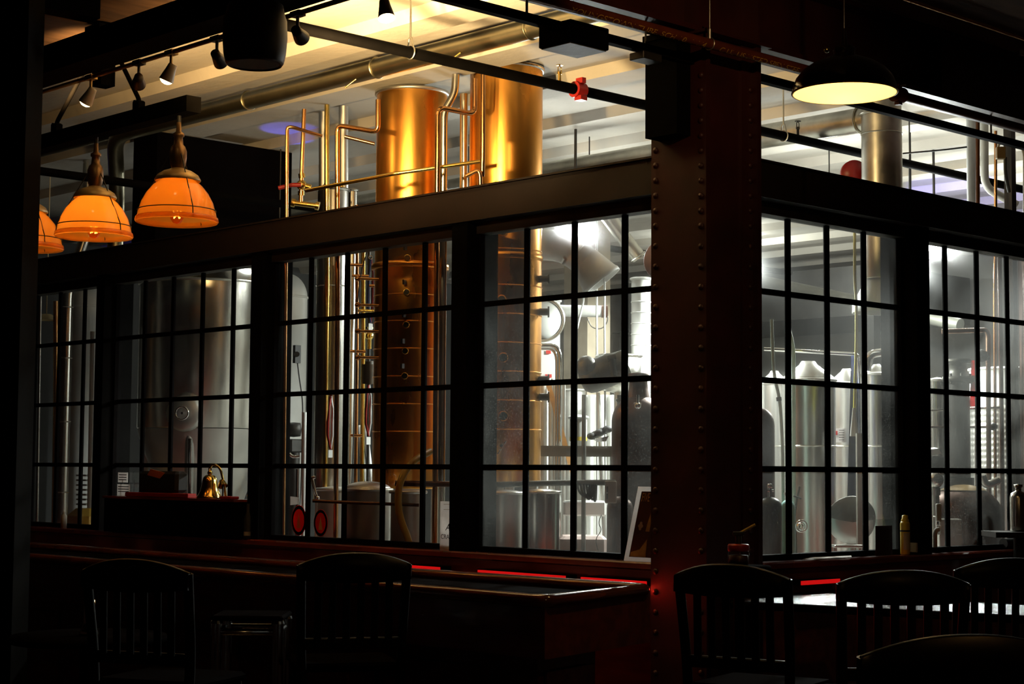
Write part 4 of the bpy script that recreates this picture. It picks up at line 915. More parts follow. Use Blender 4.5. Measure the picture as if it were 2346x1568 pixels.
one('motor', MB().lathe([(.0001, -.06), (.05, -.05), (.055, 0), (.05, .05), (.0001, .06)], pt(673, 985, 12.9), RT, 18).cbox(pt(675, 1022, 12.9), (.14, .10, .10), bev=.01).cyl((pt(675, 1022, 12.9).x, pt(675, 1022, 12.9).y, 0), pt(675, 1030, 12.9), .04, n=12), m_dark, 'dark motor behind the left edge of the second window', 'motor')
one('motor_bracket', MB().tube([pt(663, 1040, 12.6), pt(672, 1048, 12.6), pt(686, 1046, 12.6)], .012, .02, 8), m_chrome, 'bright bent bracket under the dark motor', 'bracket')
riser('sample_pipe', 'thin red and grey pipe above the plain red sticker', [(681, 1075), (681, 1145)], 11.2, .008, m_dkcopper)
one('notice_card', MB().slab([onX(665, 1158, .004), onX(684, 1156, .004), onX(684, 1140, .004), onX(665, 1138, .004)], (1, 0, 0), .002), m_paper, 'small white notice above the plain red round sticker', 'sign')

# --- far left window
t, x, y, R, zb, zt = drum('tank', 'pale rounded tank at the right of the far left window', 'tank', 205, 100, 16.0, 705, None, m_white, dome=.22)
riser('copper_pipe', 'copper pipe left of the polished duct in the far left window', [(128, 690), (128, 900), (127, 1230)], 13.9, .021, m_copperp)
riser('steel_pipe', 'thin steel pipe at the left of the far left window', [(93, 680), (92, 1060)], 13.9, .011, m_steel)
riser('steel_pipe', 'slim upright pipe right of the polished duct with a bright top', [(213, 760), (211, 1040)], 14.4, .022, m_white)
one('pendant_lamp', MB().lathe([(.10, 0), (.09, .02), (.04, .05), (.0001, .055)], pt(106, 734, 14.4), n=24).cyl(pt(106, 734, 14.4)+Vector((0, 0, .05)), (pt(106, 734, 14.4).x, pt(106, 734, 14.4).y, ZC), .005, n=6), m_shadein, 'small cream shade seen between pipes in the far left window', 'lamp')
one('spray_can', MB().lathe([(.0001, 0), (.022, 0), (.022, .085), (.016, .095), (.010, .10), (.010, .115), (.0001, .116)], (-.07, onX(146, 1195, -.07).y, Z1), n=20), m_box, 'small pale spray can on the ledge of the far left window', 'can')
t = thing('drying_rack', 'white wire rack of stacked trays behind the right edge of the far left window', 'rack', pt(203, 1150, 14.6))
for i in range(7): obj('tray', MB().cbox(pt(205, 1090+11*i, 14.6), (.16, .16, .014)), m_white, t)
for s_ in (-1, 1): obj('upright', MB().cyl(pt(205+20*s_, 1080, 14.6), (pt(205+20*s_, 1080, 14.6).x, pt(205+20*s_, 1080, 14.6).y, 0), .01, n=8), m_white, t)
one('sack', MB().cbox((pt(205, 1180, 13.8).x, pt(205, 1180, 13.8).y, .62), (.3, .3, 1.1), bev=.06), m_yelhose, 'yellowish sack low in the far left window', 'sack')
one('screen', MB().cbox(onX(497, 240, .5) if 0 else Vector((1.0, 11.95, 3.7)), (.5, .02, .12)), m_scrn, 'blue screen glowing far back in the hall', 'screen')
one('unlit_far_box', MB().box((9.0, 5.2, 3.18), (10.9, 9.2, 3.72)).box((9.0, 5.2, 0), (9.12, 5.32, 3.18)).box((9.0, 9.0, 0), (9.12, 9.12, 3.18)), m_dark, 'dark box put in for the unlit far end behind the fermenters', 'deck')  # dark mass added in place of the unlit far area
one('black_soffit', MB().box((.22, 5.30, 3.14), (1.42, 5.62, 3.925)), m_seat, 'black boxed soffit hanging under the hall ceiling behind the pendants', 'soffit')
one('unlit_backdrop', MB().box((.25, 9.6, 0), (4.15, 9.72, 3.66)), m_rubber, 'black panel put in for the unlit background behind the pendants', 'partition')  # added black panel stands in for the unlit hall background

# --- first window: pale plant room corner
t = thing('fume_duct', 'pale sheet metal duct ending in a flared outlet below the floodlight', 'air duct', pt(1320, 640, 11.8))
d = 11.8
obj('duct_run', MB().tube([pt(1205, 560, d), pt(1285, 562, d), pt(1325, 585, d), pt(1345, 605, d)], px(36, d), .2, 32, cap=False), m_white, t)
A, B_ = pt(1338, 592, d), pt(1372, 636, d-.02)
obj('flared_outlet', MB().lathe([(px(33, d), 0), (px(35, d), .02), (px(47, d), (B_-A).length), (px(50, d), (B_-A).length+.015), (px(50, d), (B_-A).length+.04), (px(46, d), (B_-A).length+.04), (px(31, d), .02)], A, B_-A, 40), m_white, t)
obj('seam_band', MB().ring(pt(1322, 578, d), px(37, d), .006, pt(1345, 605, d)-pt(1300, 565, d), 36, 6), m_white, t)
t = thing('spiral_duct', 'silver duct slanting down towards the column at the upper right of the first window', 'air duct', pt(1420, 540, 12.5))
obj('duct_run', MB().tube([pt(1330, 420, 12.6), pt(1395, 500, 12.6), pt(1465, 592, 12.6)], px(17, 12.6), n=28), m_galv, t)
obj('seam_band', MB().ring(pt(1462, 588, 12.6), px(17, 12.6)+.003, .006, pt(1465, 592, 12.6)-pt(1395, 500, 12.6), 30, 6), m_galv, t)
t, x, y, R, zb, zt = drum('wrapped_flue', 'white wire-wrapped flue standing beside the riveted column', 'flue', 1468, 44, 12.9, 640, None, m_white, bands=(660, 690, 715, 740, 765, 790))
one('round_disc', MB().lathe([(.0001, 0), (.135, 0), (.14, .01), (.135, .02), (.0001, .02)], pt(1522, 598, 11.6), -FW, 48).cyl(pt(1522, 560, 11.62), (*pt(1522, 560, 11.62).xy, ZC), .008, n=8), m_pinkd, 'dull red round disc half hidden by the riveted column', 'disc')
t = thing('tube_heater', 'white horizontal tube with a brown end cap in the first window', 'heater', pt(1330, 716, 12.2))
obj('tube_body', MB().cyl(pt(1265, 712, 12.25), pt(1382, 714, 12.2), px(13.5, 12.2), n=28), m_white, t)
obj('end_cap', MB().cyl(pt(1378, 714, 12.2), pt(1392, 714, 12.2), px(14.5, 12.2), n=28), m_dkcopper, t)
obj('cable', MB().tube([pt(1390, 716, 12.2), pt(1394, 735, 12.2), pt(1380, 755, 12.2), pt(1355, 752, 12.2), pt(1346, 730, 12.2)], .004, .08, 6), m_dark, t)
t = thing('manway_hatch', 'bright round hatch of a white vessel right of the right copper column', 'hatch', pt(1250, 735, 12.0))
c_ = pt(1243, 733, 12.0)
obj('hatch_door', MB().lathe([(.0001, .04), (.10, .035), (px(44, 12), 0), (px(46, 12), -.01)], c_, -FW, 48), m_white, t)
obj('rim', MB().ring(c_, px(48, 12), .012, FW, 56), m_galv, t)
drum('vessel', 'white vessel with the round hatch, right of the right copper column', 'tank', 1240, 84, 12.8, 690, None, m_white)
t = thing('poster_board', 'white board with red marks behind the pipe frame', 'board', pt(1255, 830, 12.3))
obj('board', MB().slab([pt(1236, 868, 12.3), pt(1268, 868, 12.3), pt(1268, 790, 12.3), pt(1236, 790, 12.3)], FW, .01), m_white, t)
for k_ in (1238, 1266): obj('stand_pole', MB().cyl((pt(k_, 830, 12.33).x, pt(k_, 830, 12.33).y, 0), pt(k_, 800, 12.33), .01, n=8), m_steelr, t)
obj('red_mark', MB().slab([pt(1251, 811, 12.29), pt(1262, 811, 12.29), pt(1262, 803, 12.29), pt(1251, 803, 12.29)], FW, .003), m_redp, t); obj('red_mark', MB().slab([pt(1249, 866, 12.29), pt(1264, 866, 12.29), pt(1264, 858, 12.29), pt(1249, 858, 12.29)], FW, .003), m_redp, t)
for i, (x0_, x1_, d_) in enumerate(((1283, 1238, 11.86), (1276, 1238, 11.9))):
    riser('bent_pipe', ['outer bent steel pipe right of the right copper column', 'inner bent steel pipe right of the right copper column'][i], [(x1_, 792+i*7), (x0_, 792+i*7), (x0_-1, 1300), ], d_, .017-.004*i, m_chrome, fil=.1)
for i, (a_, r_) in enumerate(((1244, .028), (1261, .014), (1270, .011), (1292, .012))):
    riser('steel_pipe', ['broad upright steel pipe behind the pot in the first window', 'slim upright pipe behind the pot in the first window, left of the frame', 'thinnest upright pipe inside the pipe frame', 'upright pipe just right of the pipe frame'][i], [(a_, 880), (a_, 1330)], 12.0, r_, m_steelr)
one('wood_lath', MB().cbox((0, 0, 0), (.035, .02, .62)).bend(lambda v: pt(1285, 985, 11.9)+RT*(v.x-v.z*-.28*-1)+Vector((0, 0, v.z))), m_cream, 'pale slanting lath between the pipe frame and the bucket', 'lath')
drum('stock_tank', 'pale steel tank behind the pipe frame in the first window', 'tank', 1310, 60, 13.4, 895, None, m_steelr)
t, x, y, R, zb, zt = drum('bucket', 'white bucket with a yellow band on the shelf in the first window', 'bucket', 1325, 40, 11.6, 957, 1012, m_white)
obj('yellow_band', MB().lathe([(R+.001, zb+.005), (R+.001, zb+.03)], (x, y, 0), n=40), m_yel, t)
# bowl-shaped kettle
t = thing('open_kettle', 'open steel kettle bowl with a bright rim right of the dark still head', 'kettle', pt(1418, 860, 11.9)); c_ = pt(1418, 816, 11.9); R = px(52, 11.9)
obj('bowl', MB().lathe([(.0001, -.26), (R*.7, -.24), (R*.95, -.16), (R, 0), (R*.985, 0), (R*.93, -.15), (.0001, -.22)], c_, n=56), m_steel, t); obj('rim', MB().ring(c_, R, .009, n=56), m_steel, t)
obj('support_leg', MB().cyl(c_+Vector((0, 0, -.25)), (c_.x, c_.y, 0), .035, n=12), m_steelr, t)
for i, (a_, b_) in enumerate((((1440, 880), (1395, 990)), ((1455, 880), (1480, 985)))): pass
riser('brace_pipe', 'slanting steel brace behind the dark still', [(1370, 900), (1402, 980)], 11.8, .014, m_steelr)
# dark still head with motor
t = thing('still_head', 'grey cast still head with a bolt handle in the middle of the first window', 'still', pt(1372, 880, 11.0))
A, B_ = pt(1335, 872, 11.0), pt(1440, 830, 11.0); ax = (B_-A).normalized()
obj('drum_body', MB().lathe([(.0001, -.02), (.07, -.01), (.095, .02), (.105, .06), (.105, .20), (.092, .24), (.088, .30)], A, ax, 36), m_grey, t)
obj('side_motor', MB().ball(pt(1343, 840, 10.95), .068, 20), m_grey, t)
obj('bolt_handle', MB().cyl(pt(1407, 862, 10.9), pt(1402, 822, 10.9), .022, n=14).cyl(pt(1392, 822, 10.9), pt(1411, 817, 10.9), .02, n=12), m_dark, t)
obj('drip_pipe', MB().cyl(pt(1338, 905, 11.0), (*pt(1337, 1070, 11.0).xy, 0), .0145, n=12), m_grey, t)
obj('hinge_bracket', MB().cyl(pt(1414, 925, 10.95), pt(1440, 915, 10.95), .03, n=12).cyl(pt(1420, 930, 10.95), pt(1420, 905, 10.95), .018, n=10), m_dark, t)
# curtain, copper pot still
one('plastic_curtain', MB().add([v for k_ in range(21) for v in (pt(1338+5.2*k_, 905, 13.2+.05*math.sin(k_*1.4)), Vector((*pt(1338+5.2*k_, 905, 13.2+.05*math.sin(k_*1.4)).xy, .02)))], [(2*k_, 2*k_+2, 2*k_+3, 2*k_+1) for k_ in range(20)], True), m_white, 'white plastic curtain behind the dark still head', 'curtain')
t, x, y, R, zb, zt = drum('pot_still', 'dark copper pot still beside the riveted column in the first window', 'still', 1462, 122, 10.6, 965, None, m_dkcopper, dome=.16, rim=False)
obj('neck', MB().lathe([(.075, zt+.13), (.06, zt+.19), (.055, zt+.26), (.07, zt+.27), (.07, zt+.29), (.0001, zt+.30)], (x, y, 0), n=28), m_dkcopper, t)
p, nn = on_drum(x, y, R, 1462, 935, 10.6); obj('valve', MB().ball(pt(1461, 930, 10.25), .02, 12).cyl(pt(1461, 930, 10.25), pt(1461, 905, 10.25), .008, n=8).cyl(pt(1452, 924, 10.25), pt(1470, 926, 10.25), .005, n=8), m_chrome, t)
drum('pot_still', 'smaller dark copper pot behind the grey electric box', 'still', 1420, 60, 10.2, 1165, None, m_dkcopper, dome=.07, rim=False)
# shelf with things
t = thing('steel_shelf', 'grey steel shelf crossing the first window behind the pots', 'shelf', pt(1310, 1090, 11.4))
q = [onZ(1205, 1042, pt(1210, 1022, 11.3).z), onZ(1415, 1040, pt(1210, 1022, 11.3).z)]
zz = pt(1300, 1022, 11.3).z; P0 = pt(1208, 1022, 11.3); P1 = pt(1412, 1020, 11.3)
bk = Vector((FW.x, FW.y, 0)).normalized()*.42
obj('shelf_board', MB().slab([(P0.x, P0.y, zz), (P1.x, P1.y, zz), (P1.x+bk.x, P1.y+bk.y, zz), (P0.x+bk.x, P0.y+bk.y, zz)], (0, 0, -1), .02), m_shelf, t)
obj('front_rail', MB().slab([(P0.x, P0.y, zz-.02), (P1.x, P1.y, zz-.02), (P1.x, P1.y, zz-.07), (P0.x, P0.y, zz-.07)], FW, .012), m_shelf, t)
for P_ in (P0, P1, P0+bk, P1+bk): obj('leg', MB().cyl((P_.x, P_.y, 0), (P_.x, P_.y, zz-.02), .018, n=10), m_shelf, t)
mb = MB()
for k_ in range(5): mb.ball(pt(1356+9*k_, 1000-4*k_, 11.4+.03*(k_ % 2)), .035, 12, .7)
one('rubber_gloves', mb, m_rubber, 'crumpled black rubber gloves lying on the shelf', 'gloves')
one('knife', MB().slab([pt(1360, 1008, 11.2), pt(1395, 999, 11.2), pt(1388, 1012, 11.2), pt(1370, 1013, 11.2)], FW, .005), m_chrome, 'bright metal scoop among the black gloves', 'scoop')
mb = MB()
for k_ in range(6): mb.tube([pt(1322+7*k_, 1104, 10.15), pt(1326+7*k_, 1130+4*k_, 10.10), pt(1345+4*k_, 1142+3*(k_ % 3), 10.10), pt(1352+3*k_, 1104, 10.15)], .0065, .06, 8)
one('cable_bundle', mb, m_rubber, 'bundle of looped black cables hanging under the shelf', 'cables')
t = thing('electric_box', 'grey electric box with two dark slots on the dark copper still', 'box', pt(1399, 1155, 10.09))
p = pt(1399, 1128, 10.09); X_, Z_ = Vector((RT.x, RT.y, 0)).normalized(), Vector((0, 0, 1)); Y_ = Z_.cross(X_)
obj('case', MB().cbox(p, (.068, .05, .13), (X_, Y_, Z_), bev=.005), m_box, t)
for yy in (1122, 1138): obj('slot', MB().cbox(pt(1391, yy, 10.06), (.010, .004, .034), (X_, Y_, Z_)), m_rubber, t)
one('white_crate', MB().cbox(pt(1338, 1165, 11.6), (.28, .25, .10), (X_, Y_, Z_), bev=.01), m_white, 'bright white crate lid low in the first window', 'crate')
one('pink_crate', MB().cbox((pt(1335, 1215, 11.2).x, pt(1335, 1215, 11.2).y, .55), (.30, .3, 1.06), (X_, Y_, Z_), bev=.02), mat('pinkish_plastic', (.55, .42, .38), .5, 0, .1, 6), 'pale pinkish bin low in the first window, right of the shiny pot', 'bin')
one('thin_hose', MB().tube([pt(1378, 1180, 10.2), pt(1370, 1200, 10.2), pt(1380, 1215, 10.2), pt(1363, 1235, 10.2), pt(1370, 1262, 10.2)], .0025, .05, 6), m_rubber, 'thin looped wire beside the small dark pot', 'wire')
for i, (a_, b_, a2, b2_) in enumerate(((1337, 690, 1318, 770), (1367, 680, 1372, 860), (1385, 740, 1393, 800))):
    riser('hanging_cable', ['pale cable slanting down in front of the white tube', 'pale upright cable behind the white tube', 'pale chain hanging above the open kettle'][i], [(a_, 440 if i < 2 else 600), (a_, b_), (a2, b2_)], (12.0, 12.05, 11.9)[i], .007, m_white)
one('concrete_pillar', MB().cbox((pt(1345, 700, 13.8).x, pt(1345, 700, 13.8).y, 2.0), (.26, .26, 3.99)), m_pillar, 'tan concrete pillar behind the white tube', 'pillar')

# floodlights
def flood(px_, py_, d_, w_, h_, label):
    p = pt(px_, py_, d_); t = thing('floodlight', label, 'floodlight', p); n_ = -FW; X_, Y_ = RT, UP
    obj('housing', MB().cbox(p+FW*.03, (w_+.03, h_+.03, .05), (X_, Y_, FW), bev=.006), m_black, t)
    obj('lamp_face', MB().cbox(p, (w_, h_, .004), (X_, Y_, FW)), m_flood, t)
    obj('hanger', MB().cyl(p+UP*(h_/2)+FW*.03, (p.x+FW.x*.03, p.y+FW.y*.03, ZC), .01, n=8), m_dark, t)
flood(1318, 535, 12.3, .19, .09, 'glaring floodlight in the first window, split by a glazing bar')
flood(2143, 562, 13.0, .15, .09, 'glaring floodlight at the top left of the right-hand window')
light('AREA', 'flood_a', pt(1318, 535, 12.8), 12, COOL, .14, pt(1318, 900, 9))
light('AREA', 'flood_b', pt(2143, 562, 12.9), 12, COOL, .14, pt(2100, 900, 9))

# --- right side: big silver duct
t, x, y, R, zb, zt = drum('silver_duct', 'big silver duct coming down through the ceiling at the right, with a white funnel', 'air duct', 2021, 92, 10.9, 262, 640, m_galv, bands=(305, 640))
obj('elbow', MB().tube([(x, y, zt-.02), (x, y, ZC-.01)], R*.98, n=40), m_galv, t)
obj('branch', MB().tube([(x, y+.0, 3.74), (x, y+.6, 3.74), (x, 11.9, 3.74)], .078, n=28), m_galv, t)
obj('seam_band', MB().ring((x, y+R+.03, 3.74), .085, .007, (0, 1, 0), 32, 6), m_galv, t)
zz = zb; z2 = vc(2021, 718, 719, 10.9)[2]; z3 = vc(2021, 700, 701, 10.9)[2]
obj('funnel', MB().lathe([(R*.8, zz+.02), (R*.85, zz), (R*1.5, z3), (R*1.52, z2), (R*1.46, z2), (R*1.44, z3), (R*.7, zz)], (x, y, 0), n=48), m_white, t)
one('cord', MB().tube([pt(1958, 470, 10.6), pt(1958, 640, 10.5), pt(1962, 690, 10.5), pt(1962, 780, 10.5), pt(1957, 965, 10.4)], .009, .1, 8), m_ychart, 'yellow cable hanging in front of the white funnel', 'cable')
one('ceiling_cable', MB().tube([pt(2068, 352, 11.6), pt(2160, 344, 11.5), pt(2215, 337, 11.4)], .006, .1, 6), m_rubber, 'thin black cable crossing right of the silver duct', 'cable')
one('fire_alarm_box', MB().lathe([(.0001, 0), (.085, 0), (.085, .05), (.0001, .05)], pt(1954, 398, 11.4), -FW, 32), m_red, 'round red alarm beside the silver duct above the header', 'alarm')
t, x, y, R, zb, zt = drum('white_pipe', 'white upright pipe at the right above the header', 'pipe', 2228, 26, 11.6, 250, 520, m_white)
riser('pole', 'dark red pole right of the white upright pipe', [(2240, 250), (2240, 470), (2238, 560), (2236, 1300)], 11.32, .014, m_dkcopper)
riser('grey_pipe', 'grey pipe with an elbow behind the dark red pole', [(2255, 280), (2256, 430), (2330, 470)], 11.9, .028, m_box, fil=.08)
riser('red_pipe', 'thin shiny red pipe near the right edge, with the conduit box', [(2281, 300), (2281, 520), (2279, 700), (2278, 1300)], 11.25, .010, m_copperp)
t = thing('junction_box', 'pale junction box with curved white conduit near the right edge', 'junction box', pt(2292, 365, 10.7))
obj('box_body', MB().cbox(pt(2292, 351, 10.7), (.055, .045, .075), (X_, Y_, Z_), bev=.004), m_tan, t)
obj('conduit', MB().tube([pt(2287, 336, 10.7), pt(2290, 327, 10.7), pt(2328, 322, 10.7), pt(2347, 345, 10.7), pt(2347, 520, 10.7)], .009, .07, 10), m_white, t)
obj('flex_conduit', MB().tube([pt(2303, 360, 10.75), pt(2303, 400, 10.75), pt(2312, 440, 10.8)], .011, .1, 10), m_grey, t)
one('dark_post', MB().cbox((pt(2318, 700, 11.3).x, pt(2318, 700, 11.3).y, 2.0), (.055, .055, 3.99)), m_dark, 'dark steel post behind the right edge of the header', 'post')

# pipes and tubs through the right windows
t = thing('conveyor_beam', 'pale sloping pipe high behind the fifth window', 'pipe', pt(1860, 670, 15))
obj('pipe_run', MB().tube([pt(1700, 635, 15), pt(1960, 690, 14), pt(2200, 745, 13.2)], .05, n=16), m_shelf, t)
riser('steel_pipe', 'level steel pipe crossing above the fermenters in the fifth window', [(1750, 800), (1960, 812), (1968, 820), (1968, 850)], 11.5, .013, m_chrome, fil=.04)
riser('steel_pipe', 'bent silver pipe arching beside the post right of the fermenters', [(1986, 850), (1990, 815), (2010, 808), (2060, 808)], 11.4, .028, m_chrome, fil=.1)
def ferm(px_, w_, d_, yt, yc, label, port=None):
    t, x, y, R, zb, zt = drum('fermenter', label, 'tank', px_, w_, d_, yt, None, m_ferm, cone=pt(px_, yc, d_).z-pt(px_, yt, d_).z)
    zz = vc(px_, 1022, 1023, d_)[2]; obj('weld_band', MB().ring((x, y, zz), R+.001, .007, n=40, m=6), m_steel, t)
    return t, x, y, R, zb, zt
t5, x5, y5, R5, _, zt5 = ferm(1853, 122, 11.2, 872, 828, 'steel fermenter with a bright streak in the middle of the fifth window')
p, nn = on_drum(x5, y5, R5, 1835, 1208, 11.2); o_ = obj('sample_port', MB().lathe([(.028, 0), (.030, .02), (.024, .03), (.0001, .03)], p, nn, 24), m_chrome, t5)
ferm(1942, 84, 11.9, 880, 845, 'steel fermenter with a printed notice, second from the left in the fifth window')
ferm(2010, 60, 11.5, 858, 835, 'narrow steel fermenter by the post in the fifth window')
ferm(1775, 70, 12.6, 880, 850, 'steel fermenter at the left edge of the fifth window')
t = thing('printed_notice', 'small white printed notice with a pink square stuck on the second fermenter', 'notice', pt(1921, 1015, 11.75))
dn = 11.9-px(42, 11.9)-.012
obj('sheet', MB().slab([pt(1905, 1014, dn), pt(1937, 1014, dn), pt(1937, 982, dn), pt(1905, 982, dn)], FW, .002), m_paper, t)
obj('pink_square', MB().slab([pt(1908, 997, dn-.003), pt(1919, 997, dn-.003), pt(1919, 988, dn-.003), pt(1908, 988, dn-.003)], FW, .001), m_redp, t)
for k_ in range(5): obj('printed_line', MB().slab([pt(1922, 987+5.5*k_, dn-.003), pt(1934, 987+5.5*k_, dn-.003), pt(1934, 985.6+5.5*k_, dn-.003), pt(1922, 985.6+5.5*k_, dn-.003)], FW, .001), m_ink, t)
riser('hose', 'pale green hose hanging at the left of the fifth window', [(1768, 732), (1771, 830), (1775, 870), (1787, 915), (1792, 1000), (1794, 1080), (1794, 1160)], 10.4, .010, m_mint, 'hose', fil=.15)
one('hose_clamp', MB().cyl(pt(1784, 910, 10.4), pt(1785, 919, 10.4), .016, n=14), m_rubber, 'black clamp on the pale green hose', 'clamp')
riser('hose', 'curved pale green hose coiled beside the first glazing bar of the fifth window', [(1806, 750), (1816, 790), (1818, 820), (1816, 862)], 10.8, .013, m_mint, 'hose', fil=.2)
t, x, y, R, zb, zt = drum('copper_pot', 'copper pot with a rounded shoulder at the left edge of the fifth window', 'still', 1742, 66, 9.9, 975, None, m_dkcopper, dome=.10, rim=False)
def gasb(px_, w_, d_, yt, m_, label):
    t, x, y, R, zb, zt = drum('gas_cylinder', label, 'gas cylinder', px_, w_, d_, yt, None, m_, dome=.05, rim=False)
    obj('valve', MB().cyl((x, y, zt+.04), (x, y, zt+.10), .012, n=10).cyl((x-.03, y, zt+.085), (x+.03, y, zt+.085), .008, n=8).ball((x, y, zt+.11), .016, 10), m_chrome, t)
gasb(1764, 54, 9.6, 1160, m_dkgreen, 'dark green gas cylinder at the left edge of the fifth window'); gasb(1805, 34, 10.2, 1165, m_turq, 'turquoise gas cylinder beside the dark green one')
t = thing('hose_gauge', 'thin hose with a round gauge in front of the middle fermenter', 'gauge', pt(1825, 1230, 10.6))
obj('hose', MB().tube([pt(1832, 1115, 10.6), pt(1824, 1150, 10.6), pt(1820, 1190, 10.6), pt(1824, 1240, 10.6), Vector((*pt(1824, 1240, 10.6).xy, .01))], .007, .08, 8), m_grey, t)
obj('gauge_ring', MB().ring(pt(1836, 1206, 10.5), .033, .006, FW, 28).ring(pt(1836, 1206, 10.5), .018, .004, FW, 24), m_chrome, t)
obj('cross_handle', MB().cyl(pt(1818, 1137, 10.55), pt(1836, 1143, 10.55), .006, n=8), m_rubber, t)
t = thing('round_manway', 'round metal manway on a short stand in the fifth window, its upper half tilted', 'manway', (*pt(1950, 1190, 10.5).xy, 0))
def half(ax, a0, a1, d_): return MB().lathe([(.0001, .045), (.088, .025), (.147, 0), (.147, -.012), (.0001, -.004)], pt(1950, 1190, d_), ax, 40, a0, a1, hint=RT)
obj('lower_cover', half(-FW+Vector((0, 0, .1)), math.pi*.97, 2*math.pi, 10.45), m_steelr, t)
obj('upper_cover', half(-FW+Vector((0, 0, -.35)), 0, math.pi*.97, 10.42), m_grey, t, 'darker tilted half')
obj('stand', MB().cyl((*pt(1950, 1190, 10.50).xy, 0), pt(1950, 1200, 10.50), .03, n=12), m_steelr, t)
one('flat_post', MB().cbox((pt(1970, 1100, 10.25).x, pt(1970, 1100, 10.25).y, .87), (px(15, 10.25), .04, 1.72), (X_, Y_, Z_)), m_box, 'flat grey post right of the round manway', 'post')
one('blue_apron', MB().add([v for k_ in range(9) for v in (pt(1949+1.5*k_, 815, 11.47), pt(1948+2.4*k_, 890, 11.3+.02*(k_ % 2)), pt(1941+3.4*k_, 1138, 11.1+.02*(k_ % 2)))], [(3*k_+e_, 3*k_+3+e_, 3*k_+4+e_, 3*k_+1+e_) for k_ in range(8) for e_ in (0, 1)], True), m_blue, 'navy cloth hanging behind the yellow cable', 'cloth')
one('paper_funnel', MB().lathe([(.026, 0), (.008, .17)], pt(1957, 1000, 10.4), (0, 0, 1), 20), m_white, 'small white funnel below the yellow cable', 'funnel')
t = thing('step_stool', 'small bright metal step at the foot of the fifth window', 'step', pt(1942, 1262, 9.9)); zz = pt(1942, 1252, 9.9).z; p = pt(1942, 1252, 9.9)
obj('tread', MB().cbox((p.x, p.y, zz), (.17, .12, .015), (X_, Y_, Z_), bev=.003), m_steel, t)
for s_ in (-1, 1): obj('leg', MB().cyl((p.x+X_.x*.07*s_, p.y+X_.y*.07*s_, 0), (p.x+X_.x*.07*s_, p.y+X_.y*.07*s_, zz), .01, n=8), m_steel, t)

# --- sixth window: column still
t, x, y, R, zb, zt = drum('column_still', 'dark steel column still with a bolted flange in the sixth window', 'still column', 2197, 50, 11.2, 868, 1095, m_dark)
obj('flange', MB().lathe([(R*1.0, zt-.02), (R*1.45, zt-.02), (R*1.45, zt+.012), (R*.8, zt+.012), (R*.8, zt+.10), (R*1.2, zt+.10), (R*1.2, zt+.125), (.0001, zt+.125)], (x, y, 0), n=40), m_grey, t)
for k_ in range(8): obj('bolt', MB().cyl((x+R*1.25*math.cos(k_*.785), y+R*1.25*math.sin(k_*.785), zt-.035), (x+R*1.25*math.cos(k_*.785), y+R*1.25*math.sin(k_*.785), zt+.03), .008, n=6), m_grey, t)
obj('foot', MB().cyl((x, y, zb-.10), (x, y, zb), R*1.3, n=32).cyl((x, y, 0), (x, y, zb-.1), R*.8, n=24), m_dark, t)
drum('column_still', 'steel column with an orange gleam at the left edge of the sixth window', 'still column', 2150, 40, 11.3, 872, 1090, m_steel)
riser('steel_pipe', 'silver pipe arching over the column still and down its right side', [(2158, 760), (2245, 757), (2264, 757), (2264, 790), (2262, 1130)], 11.2, .016, m_bpipe, fil=.1)
riser('steel_pipe', 'dark red upright pipe in the sixth window, right of the arched pipe', [(2290, 590), (2294, 900), (2296, 1240)], 11.25, .014, m_dkcopper)
riser('steel_pipe', 'upper level rod crossing the sixth window', [(2128, 941), (2240, 936), (2292, 934)], 11.21, .007, m_chrome)
riser('steel_pipe', 'lower level rod ending in a dark knob in the sixth window', [(2128, 979), (2274, 979)], 11.21, .007, m_dkcopper)
one('knob', MB().ball(pt(2276, 978, 11.21), .026, 14), m_dark, 'dark knob at the end of the lower rod', 'knob')
one('valve', MB().ball(pt(2249, 816, 11.17), .042, 16).cyl(pt(2236, 812, 11.17), pt(2266, 820, 11.17), .018, n=10), m_dark, 'big dark valve on the arched pipe', 'valve')
t = thing('hanging_cloth', 'narrow red cloth with a yellow tip hanging beside the column still', 'cloth', pt(2227, 930, 11.19))
obj('red_cloth', MB().slab([pt(2222, 932, 11.19), pt(2234, 932, 11.19), pt(2235, 826, 11.19), pt(2226, 826, 11.19)], FW, .006), m_redp, t); obj('yellow_tip', MB().slab([pt(2221, 862, 11.17), pt(2230, 874, 11.17), pt(2232, 860, 11.17)], FW, .005), m_yel, t)
t, x, y, R, zb, zt = drum('jacketed_tank', 'white tank with a dimpled jacket at the right of the sixth window', 'tank', 2300, 150, 12.4, 848, None, m_white)
# dimples: a wrapped sheet of small bosses
mb = MB()
nu, nv = 96, 60; vs = []; fs = []
za = vc(2300, 1130, 1131, 12.4)[2]; zc_ = vc(2300, 930, 931, 12.4)[2]
base_a = math.atan2(CAM.y-y, CAM.x-x)
for j in range(nv+1):
    for i in range(nu+1):
        a = base_a-1.5+3*i/nu; r_ = R+.006+.006*abs(math.sin(i*math.pi/4))*abs(math.sin(j*math.pi/4)); vs.append((x+r_*math.cos(a), y+r_*math.sin(a), za+(zc_-za)*j/nv))
for j in range(nv):
    for i in range(nu): fs.append((j*(nu+1)+i, j*(nu+1)+i+1, (j+1)*(nu+1)+i+1, (j+1)*(nu+1)+i))
obj('dimpled_jacket', MB().add(vs, fs, True), m_steelr, t)
t, x, y, R, zb, zt = drum('copper_pot', 'large dark copper pot with a tan domed lid at the foot of the sixth window', 'still', 2208, 170, 10.85, 1175, None, m_dkcopper, dome=.17, rim=False, lid=m_dkcopper)
